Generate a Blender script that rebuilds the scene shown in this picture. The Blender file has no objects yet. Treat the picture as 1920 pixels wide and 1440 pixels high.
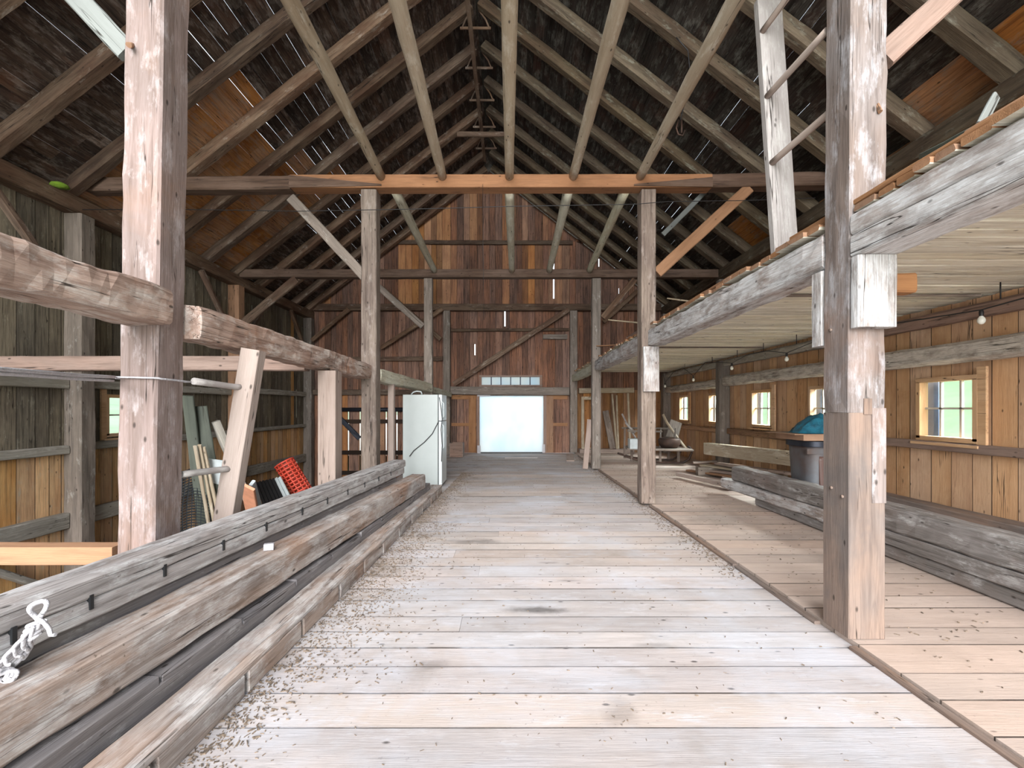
import bpy, math, random
from mathutils import Vector, Matrix, noise as mn
random.seed(7)
F=860.0; CX=955.0; CY=765.0; EYE=1.5
def P(px,py,D):
    """photo position at a distance D (m) in front of the eye -> world point"""
    return Vector(((px-CX)*D/F, D, EYE+(CY-py)*D/F))
scene=bpy.context.scene
COL=scene.collection
# ------------------------------------------------------------------ camera
cam=bpy.data.cameras.new('camera'); camo=bpy.data.objects.new('camera',cam); COL.objects.link(camo)
camo.location=(0,0,EYE); camo.rotation_euler=(math.pi/2,0,0)
cam.sensor_width=36; cam.lens=36*F/1920; cam.shift_x=(960-CX)/1920; cam.shift_y=(CY-720)/1920
cam.clip_start=.05; cam.clip_end=2000
scene.camera=camo
# ------------------------------------------------------------------ light
W=bpy.data.worlds.new('sky'); scene.world=W; W.use_nodes=True
nt=W.node_tree; nt.nodes.clear()
wo=nt.nodes.new('ShaderNodeOutputWorld'); bg=nt.nodes.new('ShaderNodeBackground')
tc=nt.nodes.new('ShaderNodeTexCoord'); sep=nt.nodes.new('ShaderNodeSeparateXYZ'); rp=nt.nodes.new('ShaderNodeValToRGB')
nt.links.new(tc.outputs['Generated'],sep.inputs[0]); nt.links.new(sep.outputs['Z'],rp.inputs[0])
rp.color_ramp.elements[0].position=0.0; rp.color_ramp.elements[0].color=(1,.98,.94,1)
rp.color_ramp.elements[1].position=.35; rp.color_ramp.elements[1].color=(.80,.90,1,1)
nt.links.new(rp.outputs[0],bg.inputs[0]); bg.inputs[1].default_value=1.6
nt.links.new(bg.outputs[0],wo.inputs[0])
def sun(name,d,energy,angle,color):
    l=bpy.data.lights.new(name,'SUN'); l.energy=energy; l.angle=math.radians(angle); l.color=color
    o=bpy.data.objects.new(name,l); COL.objects.link(o)
    o.rotation_euler=Vector(d).to_track_quat('-Z','Y').to_euler(); return o
sun('veiled_sun',(.12,1,-.60),4.1,46,(1,.972,.94))
def area(name,loc,d,sx,sy,energy,color):
    l=bpy.data.lights.new(name,'AREA'); l.shape='RECTANGLE'; l.size=sx; l.size_y=sy; l.energy=energy; l.color=color
    o=bpy.data.objects.new(name,l); COL.objects.link(o); o.location=loc
    o.rotation_euler=Vector(d).to_track_quat('-Z','Y').to_euler(); return o
# added area lamps: far doorway daylight, window fill, fill beyond the open gable end
area('doorway_daylight',(.07,17.2,2.2),(0,-1,-.4),2.6,2.0,60,(.80,.89,1))
for wy in (5.5,7.65,9.55,11.7,13.8):
    area('window_fill',(6.35,wy,2.75),(-1,0,-.85),1.0,1.1,420,(.95,.98,1))  # unseen lamps above the sightline, added to brighten under the loft
area('gable_end_fill',(-.6,-14.0,4.2),(0,1,-.10),11,7.0,2500,(1,.985,.97))  # unseen lamp added well back to even out light along the barn
scene.view_settings.view_transform='Standard'; scene.view_settings.look='None'
scene.view_settings.gamma=1; scene.view_settings.use_curve_mapping=False
scene.view_settings.exposure=0.68
scene.cycles.max_bounces=10; scene.cycles.diffuse_bounces=7; scene.cycles.transparent_max_bounces=12
scene.cycles.use_denoising=True
try: scene.cycles.denoiser='OPENIMAGEDENOISE'
except Exception: pass
# ------------------------------------------------------------------ materials
class NT:
    def __init__(s,name):
        s.m=bpy.data.materials.new(name); s.m.use_nodes=True; s.t=s.m.node_tree; s.t.nodes.clear()
        s.out=s.n('ShaderNodeOutputMaterial'); s.b=s.n('ShaderNodeBsdfPrincipled'); s.l(s.b.outputs[0],s.out.inputs[0])
    def n(s,t): return s.t.nodes.new(t)
    def l(s,a,b): s.t.links.new(a,b)
    def put(s,sock,v):
        if isinstance(v,bpy.types.NodeSocket): s.l(v,sock)
        elif isinstance(v,(tuple,list)) and len(v)==3 and sock.type=='RGBA': sock.default_value=(*v,1)
        else: sock.default_value=v
    def attr(s,name,out='Vector'):
        a=s.n('ShaderNodeAttribute'); a.attribute_name=name; return a.outputs[out]
    def vmul(s,v,k):
        a=s.n('ShaderNodeVectorMath'); a.operation='MULTIPLY'; s.put(a.inputs[0],v); a.inputs[1].default_value=k; return a.outputs[0]
    def vadd(s,v,k):
        a=s.n('ShaderNodeVectorMath'); a.operation='ADD'; s.put(a.inputs[0],v); s.put(a.inputs[1],k); return a.outputs[0]
    def noise(s,v,scale=1,detail=3,rough=.55,dist=0):
        a=s.n('ShaderNodeTexNoise'); s.put(a.inputs['Vector'],v); a.inputs['Scale'].default_value=scale
        a.inputs['Detail'].default_value=detail; a.inputs['Roughness'].default_value=rough; a.inputs['Distortion'].default_value=dist
        return a.outputs[0]
    def vor(s,v,scale=1):
        a=s.n('ShaderNodeTexVoronoi'); s.put(a.inputs['Vector'],v); a.inputs['Scale'].default_value=scale; return a.outputs['Distance']
    def mr(s,v,a0,a1,b0=0,b1=1):
        a=s.n('ShaderNodeMapRange'); s.put(a.inputs[0],v); a.inputs[1].default_value=a0; a.inputs[2].default_value=a1
        a.inputs[3].default_value=b0; a.inputs[4].default_value=b1; return a.outputs[0]
    def math(s,op,a,b=0,c=0):
        m=s.n('ShaderNodeMath'); m.operation=op; s.put(m.inputs[0],a); s.put(m.inputs[1],b); s.put(m.inputs[2],c); return m.outputs[0]
    def mix(s,f,a,b,mode='MIX'):
        m=s.n('ShaderNodeMix'); m.data_type='RGBA'; m.blend_type=mode
        s.put(m.inputs[0],f); s.put(m.inputs[6],a); s.put(m.inputs[7],b); return m.outputs[2]
    def sepv(s,v):
        a=s.n('ShaderNodeSeparateXYZ'); s.put(a.inputs[0],v); return a.outputs
MATS={}
# soot stains on the main floor, broad darker patches on the raised one: centre x, y, half sizes, strength
MARKS={1:[(.20,3.41,.28,.055,.75),(.38,4.45,.10,.03,.45),(.52,3.98,.10,.02,.4),(-.42,5.15,.35,.09,.5),(-.45,2.68,.10,.06,.35),(.55,2.25,.09,.10,.3),(.15,6.3,.3,.05,.3),(.9,2.9,.12,.03,.3)],
       2:[(2.75,6.1,.5,.5,.35),(3.1,5.2,.4,.35,.25),(3.3,4.4,.4,.3,.2)]}
def wood(name,c1,c2,dark,n1=None,n2=None,wash=None,wash_amt=0.0,grain=.55,rough=.85,joint=False,stain=None,stain_amt=0,vary=.35,streak=7,bump=.5,speck=0,crack=1.0,marks=0):
    """weathered wood: two tones, long grain, checks, knots, optional worn limewash, per-piece tone.  n1/n2 = fresh wood tones used where the piece's tone is 1"""
    T=NT(name); gr=T.attr('gr'); rt=T.attr('rt'); rnd,tone,vv=T.sepv(rt)
    fine=T.noise(T.vmul(gr,(5,150,150)),1,3,.7)
    ln=T.math('ABSOLUTE',T.math('SUBTRACT',T.noise(T.vmul(gr,(.9,46,46)),1,2,.5),.5)); lnm=T.math('MULTIPLY',T.mr(ln,.0,.03,1,0),T.mr(T.noise(T.vmul(gr,(2,12,12)),1,2),.45,.6,.1,.6))
    med=T.noise(T.vmul(gr,(1.3,streak*2.8,streak*2.8)),1,4,.68,.25)
    big=T.noise(T.vmul(gr,(.9,2.2,2.2)),1.3,4,.6)
    big2=T.noise(T.vmul(T.vadd(gr,(37.,11.,5.)),(3.2,9.0,9.0)),1.0,6,.72)
    mixf=T.mr(big,.38,.62)
    col=T.mix(mixf,c1,c2)
    if n1 is not None:
        fresh=T.mix(mixf,n1,n2)
        col=T.mix(tone,col,fresh)
    g=T.math('MULTIPLY',T.mr(med,.44,.66),grain*1.25)
    g2=T.math('MULTIPLY',T.mr(fine,.5,.70),grain*.95)
    g=T.math('MAXIMUM',T.math('MAXIMUM',g,g2),T.math('MULTIPLY',lnm,min(1.0,grain*1.5)))
    if n1 is not None: g=T.math('MULTIPLY',g,T.mr(tone,0,1,1,.55))
    col=T.mix(g,col,dark)
    if wash is not None:
        wsel=T.mr(big2,.60-wash_amt*.25,.72-wash_amt*.2,0,.72)
        wsel=T.math('MULTIPLY',wsel,T.mr(fine,.38,.6,.3,1.0))
        col=T.mix(wsel,col,wash)
    if stain is not None:
        st=T.math('MULTIPLY',T.mr(T.noise(T.vadd(gr,(9.,3.,7.)),1.1,5,.7,.4),.52,.72),stain_amt)
        col=T.mix(st,col,stain)
    # checks (long thin cracks) and knots
    ck=T.noise(T.vmul(T.vadd(gr,(5.,17.,3.)),(.45,13,13)),1,3,.5)
    ck=T.math('ABSOLUTE',T.math('SUBTRACT',ck,.5))
    msk=T.math('MULTIPLY',T.mr(T.noise(T.vmul(gr,(1.1,4,4)),1,2),.50,.58),crack)
    ckm=T.math('MULTIPLY',T.mr(ck,.0025,.008,1,0),msk)
    kn=T.mr(T.vor(T.vmul(gr,(4.5,9,9)),1),.05,.11,1,0)
    dk=T.math('MAXIMUM',T.math('MULTIPLY',ckm,.9),T.math('MULTIPLY',kn,.75))
    if joint:
        hw=T.attr('hw','Fac')
        d=T.math('SUBTRACT',hw,T.math('ABSOLUTE',vv))
        dk=T.math('MAXIMUM',dk,T.math('MULTIPLY',T.mr(d,.0025,.006,1,0),.93))
    col=T.mix(dk,col,(.018,.013,.010))
    if speck:
        sp=T.mr(T.noise(gr,38,2,.6),.66,.74); sp=T.math('MULTIPLY',sp,T.mr(T.noise(gr,2.2,3),.45,.65,0,speck))
        col=T.mix(sp,col,(.10,.075,.055))
    if marks:
        geo=T.n('ShaderNodeNewGeometry'); pos=geo.outputs['Position']
        bl=T.mr(T.noise(T.vmul(pos,(.8,1.0,1)),1.1,5,.65,.3),.46,.66,0,.55); col=T.mix(bl,col,(.50,.53,.60) if marks==1 else (.40,.32,.27))
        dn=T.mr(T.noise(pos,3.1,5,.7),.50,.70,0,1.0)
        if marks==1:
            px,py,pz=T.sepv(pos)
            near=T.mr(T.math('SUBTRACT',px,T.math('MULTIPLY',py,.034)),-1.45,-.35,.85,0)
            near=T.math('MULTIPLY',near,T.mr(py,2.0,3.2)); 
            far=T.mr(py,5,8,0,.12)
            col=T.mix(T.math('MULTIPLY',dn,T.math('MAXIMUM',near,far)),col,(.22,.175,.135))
        wob=T.mr(T.noise(pos,6,4,.6),0,1,-.9,.9)
        for (cx,cy,rx,ry,am) in MARKS[marks]:
            q=T.vmul(T.vadd(pos,(-cx,-cy,0)),(1/rx,1/ry,0)); ln_=T.n('ShaderNodeVectorMath'); ln_.operation='LENGTH'; T.l(q,ln_.inputs[0])
            e=T.mr(T.math('ADD',ln_.outputs['Value'],wob),.35,1.25,am,0); col=T.mix(e,col,(.085,.075,.07))
    val=T.mr(rnd,0,1,1-vary,1+vary*.6)
    hs=T.n('ShaderNodeHueSaturation'); T.l(col,hs.inputs['Color']); T.l(val,hs.inputs['Value'])
    T.l(T.mr(T.math('FRACT',T.math('MULTIPLY',rnd,7.3)),0,1,.82,1.08),hs.inputs['Saturation'])
    T.l(hs.outputs[0],T.b.inputs['Base Color'])
    T.b.inputs['Roughness'].default_value=rough; T.b.inputs['Specular IOR Level'].default_value=.25
    bp=T.n('ShaderNodeBump'); bp.inputs['Strength'].default_value=bump; bp.inputs['Distance'].default_value=.012
    h=T.math('SUBTRACT',T.math('ADD',T.math('MULTIPLY',med,.6),T.math('MULTIPLY',fine,.4)),T.math('MULTIPLY',dk,.6))
    T.l(h,bp.inputs['Height']); T.l(bp.outputs[0],T.b.inputs['Normal'])
    MATS[name]=T.m; return T.m
def plain(name,c,rough=.6,metal=0,c2=None,sc=6,bump=0):
    T=NT(name); T.b.inputs['Roughness'].default_value=rough; T.b.inputs['Metallic'].default_value=metal
    tcn=T.n('ShaderNodeTexCoord')
    nz=T.noise(tcn.outputs['Object'],sc,4,.6)
    T.l(T.mix(T.mr(nz,.35,.65),c,c2 if c2 else tuple(x*.82 for x in c)),T.b.inputs['Base Color'])
    if bump:
        bp=T.n('ShaderNodeBump'); bp.inputs['Strength'].default_value=bump; bp.inputs['Distance'].default_value=.02
        T.l(nz,bp.inputs['Height']); T.l(bp.outputs[0],T.b.inputs['Normal'])
    MATS[name]=T.m; return T.m
ORA=(.56,.27,.105); ORB=(.42,.18,.065)
M_post =wood('hewn_post_wood',(0.243,0.180,0.166),(0.191,0.147,0.136),(0.110,0.074,0.059),wash=(0.427,0.383,0.390),wash_amt=.35,grain=.6,stain=(0.243,0.132,0.081),stain_amt=.5,vary=.12)
M_postR=wood('worn_grey_post_wood',(0.257,0.223,0.215),(0.220,0.163,0.136),(0.098,0.076,0.068),wash=(0.484,0.484,0.522),wash_amt=.4,grain=.6,stain=(0.272,0.136,0.076),stain_amt=.55,vary=.12)
M_splice=wood('brown_splice_wood',(0.258,0.176,0.133),(0.194,0.159,0.142),(0.095,0.069,0.060),grain=.5,stain=(0.112,0.103,0.103),stain_amt=.7,vary=.15)
M_postD=wood('dark_post_wood',(0.212,0.162,0.136),(0.289,0.230,0.187),(0.068,0.047,0.038),wash=(0.425,0.374,0.340),wash_amt=.2,grain=.6,vary=.15)
M_gpost=wood('grey_post_wood',(0.259,0.215,0.182),(0.198,0.165,0.138),(0.099,0.083,0.072),wash=(0.550,0.550,0.506),wash_amt=.1,grain=.55,vary=.12)
M_beamL=wood('hewn_beam_wood',(0.440,0.334,0.282),(0.352,0.255,0.211),(0.123,0.070,0.053),wash=(0.651,0.616,0.581),wash_amt=.5,grain=.65,stain=(0.370,0.176,0.097),stain_amt=.7,vary=.1,bump=.8)
M_beamR=wood('limewashed_beam_wood',(.40,.37,.36),(.32,.28,.26),(.11,.09,.08),wash=(.74,.77,.80),wash_amt=.8,grain=.6,stain=(.30,.18,.12),stain_amt=.5,vary=.1,bump=.7)
M_greyt=wood('grey_barn_timber',(.47,.45,.45),(.38,.35,.345),(.10,.085,.08),wash=(.68,.70,.72),wash_amt=.45,grain=.6,stain=(.28,.19,.14),stain_amt=.4,vary=.1,speck=.8,bump=.7)
M_brownt=wood('brown_barn_timber',(.42,.33,.28),(.38,.36,.355),(.11,.07,.05),wash=(.64,.63,.63),wash_amt=.5,grain=.62,stain=(.30,.15,.08),stain_amt=.6,vary=.1,speck=.8,bump=.7)
M_darkt=wood('charcoal_timber',(.19,.18,.19),(.24,.22,.22),(.06,.05,.05),grain=.4,wash=(.5,.5,.5),wash_amt=.15,vary=.1)
M_tie  =wood('old_tie_wood',(.11,.070,.050),(.16,.11,.085),(.035,.022,.016),n1=(.34,.17,.085),n2=(.28,.135,.065),grain=.5,vary=.12)
M_rafter=wood('rafter_wood',(.125,.070,.045),(.21,.145,.10),(.055,.035,.024),grain=.6,vary=.4,wash=(.42,.38,.33),wash_amt=.1)
M_rafterR=wood('mossy_rafter_wood',(.125,.083,.054),(.20,.155,.10),(.055,.042,.03),grain=.6,vary=.3,wash=(.40,.41,.33),wash_amt=.2)
M_deck =wood('roof_deck_wood',(.105,.070,.052),(.050,.033,.026),(.012,.009,.008),n1=ORA,n2=ORB,grain=.8,vary=.45,streak=14,wash=(.29,.25,.225),wash_amt=.45,stain=(.13,.05,.025),stain_amt=.5)
M_deckR=wood('mossy_roof_deck_wood',(.075,.068,.062),(.05,.035,.030),(.012,.010,.009),n1=ORA,n2=ORB,grain=.8,vary=.45,streak=14,wash=(.24,.245,.22),wash_amt=.4,stain=(.10,.035,.022),stain_amt=.45)
M_pole =wood('peeled_pole_wood',(.46,.39,.29),(.40,.32,.225),(.24,.17,.10),wash=(.66,.63,.54),wash_amt=.3,grain=.35,vary=.12)
M_poleF=wood('pale_pole_wood',(.55,.55,.44),(.50,.46,.34),(.20,.18,.13),wash=(.64,.66,.58),wash_amt=.4,grain=.35,vary=.1)
M_wallL=wood('weathered_wall_boards',(0.247,0.208,0.150),(0.156,0.130,0.098),(0.058,0.049,0.036),n1=(0.754,0.468,0.221),n2=(0.624,0.338,0.143),grain=.65,vary=.35,joint=True,wash=(0.442,0.416,0.325),wash_amt=.15,streak=12)
M_wallE=wood('red_brown_wall_boards',(0.302,0.151,0.095),(0.213,0.118,0.087),(0.050,0.031,0.025),n1=(0.448,0.224,0.095),n2=(0.336,0.151,0.067),grain=.65,vary=.4,joint=True,streak=10)
M_wallR=wood('pine_wall_boards',(0.605,0.374,0.209),(0.528,0.303,0.160),(0.286,0.138,0.066),n1=(0.660,0.424,0.253),n2=(0.572,0.341,0.187),grain=.42,vary=.16,joint=True,streak=5,stain=(0.308,0.143,0.061),stain_amt=.5)
M_wallRE=wood('pine_end_boards',(.44,.23,.10),(.32,.16,.08),(.15,.07,.03),n1=(.55,.32,.13),n2=(.45,.24,.1),grain=.5,vary=.35,joint=True,streak=7)
M_floor=wood('grey_floor_boards',(.50,.445,.43),(.42,.385,.385),(.27,.23,.21),n1=(.51,.43,.39),n2=(.46,.40,.37),grain=.33,vary=.13,joint=True,streak=6,wash=(.56,.56,.60),wash_amt=.2,stain=(.27,.24,.21),stain_amt=.5,speck=.7,bump=.3,crack=.15,marks=1)
M_floorR=wood('tan_floor_boards',(.52,.405,.345),(.46,.36,.31),(.32,.24,.19),grain=.3,vary=.1,joint=True,streak=5,stain=(.34,.26,.21),stain_amt=.4,speck=.5,bump=.3,crack=.15,marks=2)
M_loftU=wood('limed_loft_boards',(.80,.76,.64),(.74,.69,.56),(.26,.21,.14),grain=.35,vary=.14,joint=True,streak=9,wash=(.78,.77,.70),wash_amt=.4,bump=.8)
M_fresh=wood('fresh_sawn_wood',(0.348,0.186,0.098),(0.293,0.150,0.075),(0.158,0.079,0.043),grain=.35,vary=.18)
M_pink =wood('pale_pink_lumber',(0.386,0.307,0.269),(0.336,0.260,0.223),(0.202,0.143,0.113),grain=.35,vary=.15)
M_girtR=wood('bark_flecked_girt_wood',(0.396,0.341,0.292),(0.308,0.259,0.215),(0.099,0.077,0.061),grain=.6,vary=.1,wash=(0.726,0.682,0.616),wash_amt=.9,speck=1,bump=.9)
M_girtL=wood('grey_girt_wood',(0.396,0.372,0.324),(0.324,0.300,0.252),(0.144,0.120,0.102),grain=.45,vary=.15,wash=(0.600,0.588,0.540),wash_amt=.25)
M_reddish=wood('reddish_joist_wood',(0.299,0.194,0.150),(0.264,0.185,0.150),(0.114,0.070,0.053),grain=.45,vary=.1)
M_steelgrey=wood('grey_painted_board',(.21,.23,.22),(.17,.185,.18),(.15,.16,.15),grain=.3,vary=.1)
M_stack=wood('dark_grey_stack_timber',(.28,.26,.255),(.22,.20,.19),(.08,.07,.06),grain=.6,vary=.1,wash=(.60,.60,.60),wash_amt=.25,stain=(.2,.13,.1),stain_amt=.5,speck=.8)
M_ladder=wood('silvered_ladder_wood',(0.377,0.353,0.344),(0.328,0.303,0.295),(0.197,0.172,0.156),grain=.3,vary=.08,wash=(0.541,0.533,0.517),wash_amt=.4)
M_rung=wood('smooth_rung_wood',(.36,.27,.23),(.44,.36,.31),(.2,.13,.1),grain=.3,vary=.1)
M_green=wood('mossy_board',(.11,.125,.10),(.085,.095,.08),(.05,.06,.05),grain=.4,vary=.15)
M_white=plain('white_enamel',(.62,.68,.70),.35,c2=(.6,.66,.68))
M_side =plain('grey_enamel_side',(.36,.40,.40),.45,c2=(.345,.385,.385))
M_gasket=plain('black_gasket',(.01,.012,.014),.5)
M_black=plain('black_plastic',(.012,.012,.014),.5)
M_dkmetal=plain('dark_steel',(.03,.035,.05),.45,.6)
M_rope =plain('white_cotton_rope',(.50,.49,.52),.9,sc=60,bump=.6)
M_bulb =plain('frosted_bulb_glass',(.85,.86,.80),.2)
M_bin  =plain('grey_bin_plastic',(.11,.125,.145),.45,c2=(.08,.058,.052),sc=2.2)
M_binb =plain('brown_bin_panel',(.085,.042,.034),.5)
M_card =plain('brown_cardboard',(.33,.20,.13),.9)
M_tarp =plain('blue_tarp',(.02,.17,.26),.35,c2=(.008,.06,.10),sc=7,bump=1)
M_red  =plain('red_snow_fence',(.70,.085,.05),.5)
M_mesh =plain('black_plastic_mesh',(.02,.025,.03),.5)
M_foam =plain('orange_foam_board',(.72,.33,.20),.8)
M_ltgrey=plain('pale_grey_panel',(.52,.58,.60),.6)
M_iron =plain('rusty_iron',(.045,.032,.028),.6,.4,c2=(.09,.05,.035))
M_dirt =plain('barn_dirt',(.13,.10,.075),1,c2=(.075,.055,.045),sc=3,bump=.6)
M_straw=plain('straw_chaff',(.24,.18,.13),1,c2=(.07,.055,.045),sc=40)
M_grass=plain('meadow_grass',(.22,.31,.17),1,c2=(.30,.37,.24),sc=.25,bump=.5)
M_yard =plain('pale_gravel_yard',(.72,.70,.62),1,c2=(.60,.58,.50),sc=1.5)
M_sash =wood('window_pine',(.64,.42,.25),(.56,.35,.19),(.33,.18,.09),grain=.3,vary=.08)
M_sashw=plain('pale_window_putty',(.55,.52,.47),.6)
M_shut =plain('blue_grey_shutter',(.10,.14,.24),.6)
M_moss =plain('bright_moss',(.16,.28,.02),1,sc=30,bump=1)
def glassm():
    T=NT('window_glass'); T.t.nodes.remove(T.b)
    tr=T.n('ShaderNodeBsdfTransparent'); gl=T.n('ShaderNodeBsdfGlossy'); mx=T.n('ShaderNodeMixShader')
    tr.inputs[0].default_value=(.93,.97,.96,1); gl.inputs['Roughness'].default_value=.03; mx.inputs[0].default_value=.06
    T.l(tr.outputs[0],mx.inputs[1]); T.l(gl.outputs[0],mx.inputs[2]); T.l(mx.outputs[0],T.out.inputs[0]); return T.m
M_glass=glassm()
def sheetm():
    T=NT('translucent_plastic'); T.t.nodes.remove(T.b)
    tr=T.n('ShaderNodeBsdfTranslucent'); df=T.n('ShaderNodeBsdfDiffuse'); mx=T.n('ShaderNodeMixShader')
    nz=T.noise(T.vmul(T.attr('gr'),(1.2,1.2,.8)),1.0,3,.5)
    T.l(T.mix(T.mr(nz,.38,.62),(.37,.44,.48),(.47,.485,.47)),tr.inputs[0]); df.inputs[0].default_value=(.5,.52,.55,1); mx.inputs[0].default_value=.12
    T.l(tr.outputs[0],mx.inputs[1]); T.l(df.outputs[0],mx.inputs[2]); T.l(mx.outputs[0],T.out.inputs[0]); return T.m
M_sheet=sheetm()
# ------------------------------------------------------------------ mesh builder
def V(*a): return Vector(a)
class MB:
    def __init__(s): s.v=[];s.f=[];s.gr=[];s.rt=[];s.hw=[];s.mi=[];s.sm=[]
    def add(s,vs,fs,grs,rnd,tone=0.0,vv=None,hw=1.0,mi=0,smooth=False):
        b=len(s.v); s.v+=[tuple(x) for x in vs]; s.gr+=[tuple(g) for g in grs]
        for i in range(len(vs)):
            s.rt.append((rnd,tone,vv[i] if vv else 0.0)); s.hw.append(hw)
        for f in fs: s.f.append(tuple(b+i for i in f)); s.mi.append(mi); s.sm.append(smooth)
    def frame(s,p0,p1,up):
        d=(p1-p0).normalized(); side=d.cross(Vector(up))
        if side.length<1e-4: side=d.cross(V(0,1,0))
        side.normalize(); n=side.cross(d).normalized(); return d,side,n
    def box(s,p0,p1,w,h,up=(0,0,1),rnd=None,tone=0.0,mi=0,jw=None,gro=None):
        """straight board along p0-p1; w = size across (side), h = size along up"""
        p0=Vector(p0);p1=Vector(p1); d,side,n=s.frame(p0,p1,up); L=(p1-p0).length
        rnd=random.random() if rnd is None else rnd
        o=gro or V(random.uniform(0,60),random.uniform(0,60),random.uniform(0,60))
        vs=[];g=[];vv=[]
        for e,u in ((p0,0),(p1,L)):
            for a,b in ((-1,-1),(1,-1),(1,1),(-1,1)):
                vs.append(e+side*(a*w/2)+n*(b*h/2)); g.append(V(u,a*w/2,b*h/2)+o); vv.append(a*w/2)
        s.add(vs,[(0,1,2,3),(7,6,5,4),(0,4,5,1),(1,5,6,2),(2,6,7,3),(3,7,4,0)],g,rnd,tone,vv,(jw if jw else w/2) if True else 1,mi)
    def timber(s,p0,p1,w,h,up=(0,0,1),rough=.006,cham=.012,seg=.16,rnd=None,tone=0.0,mi=0,bow=0.0,skew=None,tones=None):
        """hewn timber: worn arrises, uneven faces"""
        p0=Vector(p0);p1=Vector(p1); d,side,n=s.frame(p0,p1,up); L=(p1-p0).length
        rnd=random.random() if rnd is None else rnd
        rough*=.5; o=V(random.uniform(0,60),random.uniform(0,60),random.uniform(0,60)); W2,H2=w/2,h/2; c=min(cham,W2*.4,H2*.4)
        sec=[(-W2+c,-H2),(0,-H2),(W2-c,-H2),(W2,-H2+c),(W2,0),(W2,H2-c),(W2-c,H2),(0,H2),(-W2+c,H2),(-W2,H2-c),(-W2,0),(-W2,-H2+c)]
        N=max(2,int(L/seg)+1); vs=[];g=[];K=len(sec)
        for i in range(N+1):
            t=i/N; q=p0.lerp(p1,t)+n*(bow*math.sin(math.pi*t))
            for j,(a,b) in enumerate(sec):
                k=Vector((t*L*3.1+o.x,a*9+o.y,b*9+o.z)); dz=mn.noise(k)*rough*2+mn.noise(k*3.3)*rough
                arr=1.0 if abs(a)+abs(b)>W2+H2-1.6*c else 0.0
                sc=1+ (dz-arr*abs(mn.noise(k*1.7+V(9,9,9)))*rough*2.2)/max(.03,math.hypot(a,b))
                vs.append(q+side*(a*sc)+n*(b*sc)); g.append(V(t*L,a,b)+o)
        fs=[]
        for i in range(N):
            for j in range(K):
                a=i*K+j;b=i*K+(j+1)%K; fs.append((a,a+K,b+K,b))
        fs.append(tuple(range(K))); fs.append(tuple(N*K+j for j in range(K-1,-1,-1)))
        s.add(vs,fs,g,rnd,tone,None,1.0,mi)
    def pole(s,pts,r0,r1=None,seg=10,rough=.004,rnd=None,tone=0.0,mi=0,smooth=True,sub=None,cap=True):
        pts=[Vector(p) for p in pts]; r1=r0 if r1 is None else r1
        if sub:
            q=[]
            for a,b in zip(pts[:-1],pts[1:]):
                k=max(1,int((b-a).length/sub)); q+=[a.lerp(b,i/k) for i in range(k)]
            pts=q+[pts[-1]]
        rnd=random.random() if rnd is None else rnd; o=V(random.uniform(0,60),random.uniform(0,60),random.uniform(0,60))
        vs=[];g=[];u=0;N=len(pts); ref=None
        for i,p in enumerate(pts):
            if i: u+=(p-pts[i-1]).length
            d=((pts[min(i+1,N-1)]-pts[max(i-1,0)])); d=d.normalized() if d.length>1e-7 else V(0,0,1)
            if ref is None: ref=V(0,0,1) if abs(d.z)<.9 else V(1,0,0)
            a=ref-d*ref.dot(d)
            if a.length<1e-3: a=d.orthogonal()
            a.normalize(); ref=a; b=d.cross(a)
            r=r0+(r1-r0)*i/max(1,N-1)
            for j in range(seg):
                th=2*math.pi*j/seg; rr=r*(1+(mn.noise(Vector((u*2.5+o.x,math.cos(th)+o.y,math.sin(th))))*rough/max(r,1e-4)))
                vs.append(p+a*(math.cos(th)*rr)+b*(math.sin(th)*rr)); g.append(V(u,math.cos(th)*r,math.sin(th)*r)+o)
        fs=[]
        for i in range(N-1):
            for j in range(seg):
                a=i*seg+j;b=i*seg+(j+1)%seg; fs.append((a,b,b+seg,a+seg))
        s.add(vs,fs,g,rnd,tone,None,1.0,mi,smooth)
        if cap:
            b=len(s.v)-len(vs)
            s.f.append(tuple(b+j for j in range(seg-1,-1,-1))); s.f.append(tuple(b+(N-1)*seg+j for j in range(seg))); s.mi+=[mi,mi]; s.sm+=[False,False]
    def lathe(s,c,prof,seg=16,axis=(0,0,1),mi=0,smooth=True):
        c=Vector(c); ax=Vector(axis).normalized(); a=ax.orthogonal().normalized(); b=ax.cross(a); vs=[];g=[]
        for (r,z) in prof:
            for j in range(seg):
                th=2*math.pi*j/seg; vs.append(c+ax*z+a*(math.cos(th)*r)+b*(math.sin(th)*r)); g.append(V(z,math.cos(th)*r,math.sin(th)*r))
        fs=[]
        for i in range(len(prof)-1):
            for j in range(seg):
                x=i*seg+j;y=i*seg+(j+1)%seg; fs.append((x,y,y+seg,x+seg))
        s.add(vs,fs,g,.5,0,None,1,mi,smooth)
    def obj(s,name,mats,parent=None,origin=None):
        me=bpy.data.meshes.new(name); 
        if origin is None and parent is None and s.v:
            xs=[v[0] for v in s.v];ys=[v[1] for v in s.v];zs=[v[2] for v in s.v]
            origin=V((min(xs)+max(xs))/2,(min(ys)+max(ys))/2,min(zs))
        if parent is not None: origin=parent_world(parent)
        vs=[(v[0]-origin[0],v[1]-origin[1],v[2]-origin[2]) for v in s.v]
        me.from_pydata(vs,[],s.f)
        a=me.attributes.new('gr','FLOAT_VECTOR','POINT'); a.data.foreach_set('vector',[c for g in s.gr for c in g])
        a=me.attributes.new('rt','FLOAT_VECTOR','POINT'); a.data.foreach_set('vector',[c for g in s.rt for c in g])
        a=me.attributes.new('hw','FLOAT','POINT'); a.data.foreach_set('value',s.hw)
        if not isinstance(mats,(list,tuple)): mats=[mats]
        for m in mats: me.materials.append(m)
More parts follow.
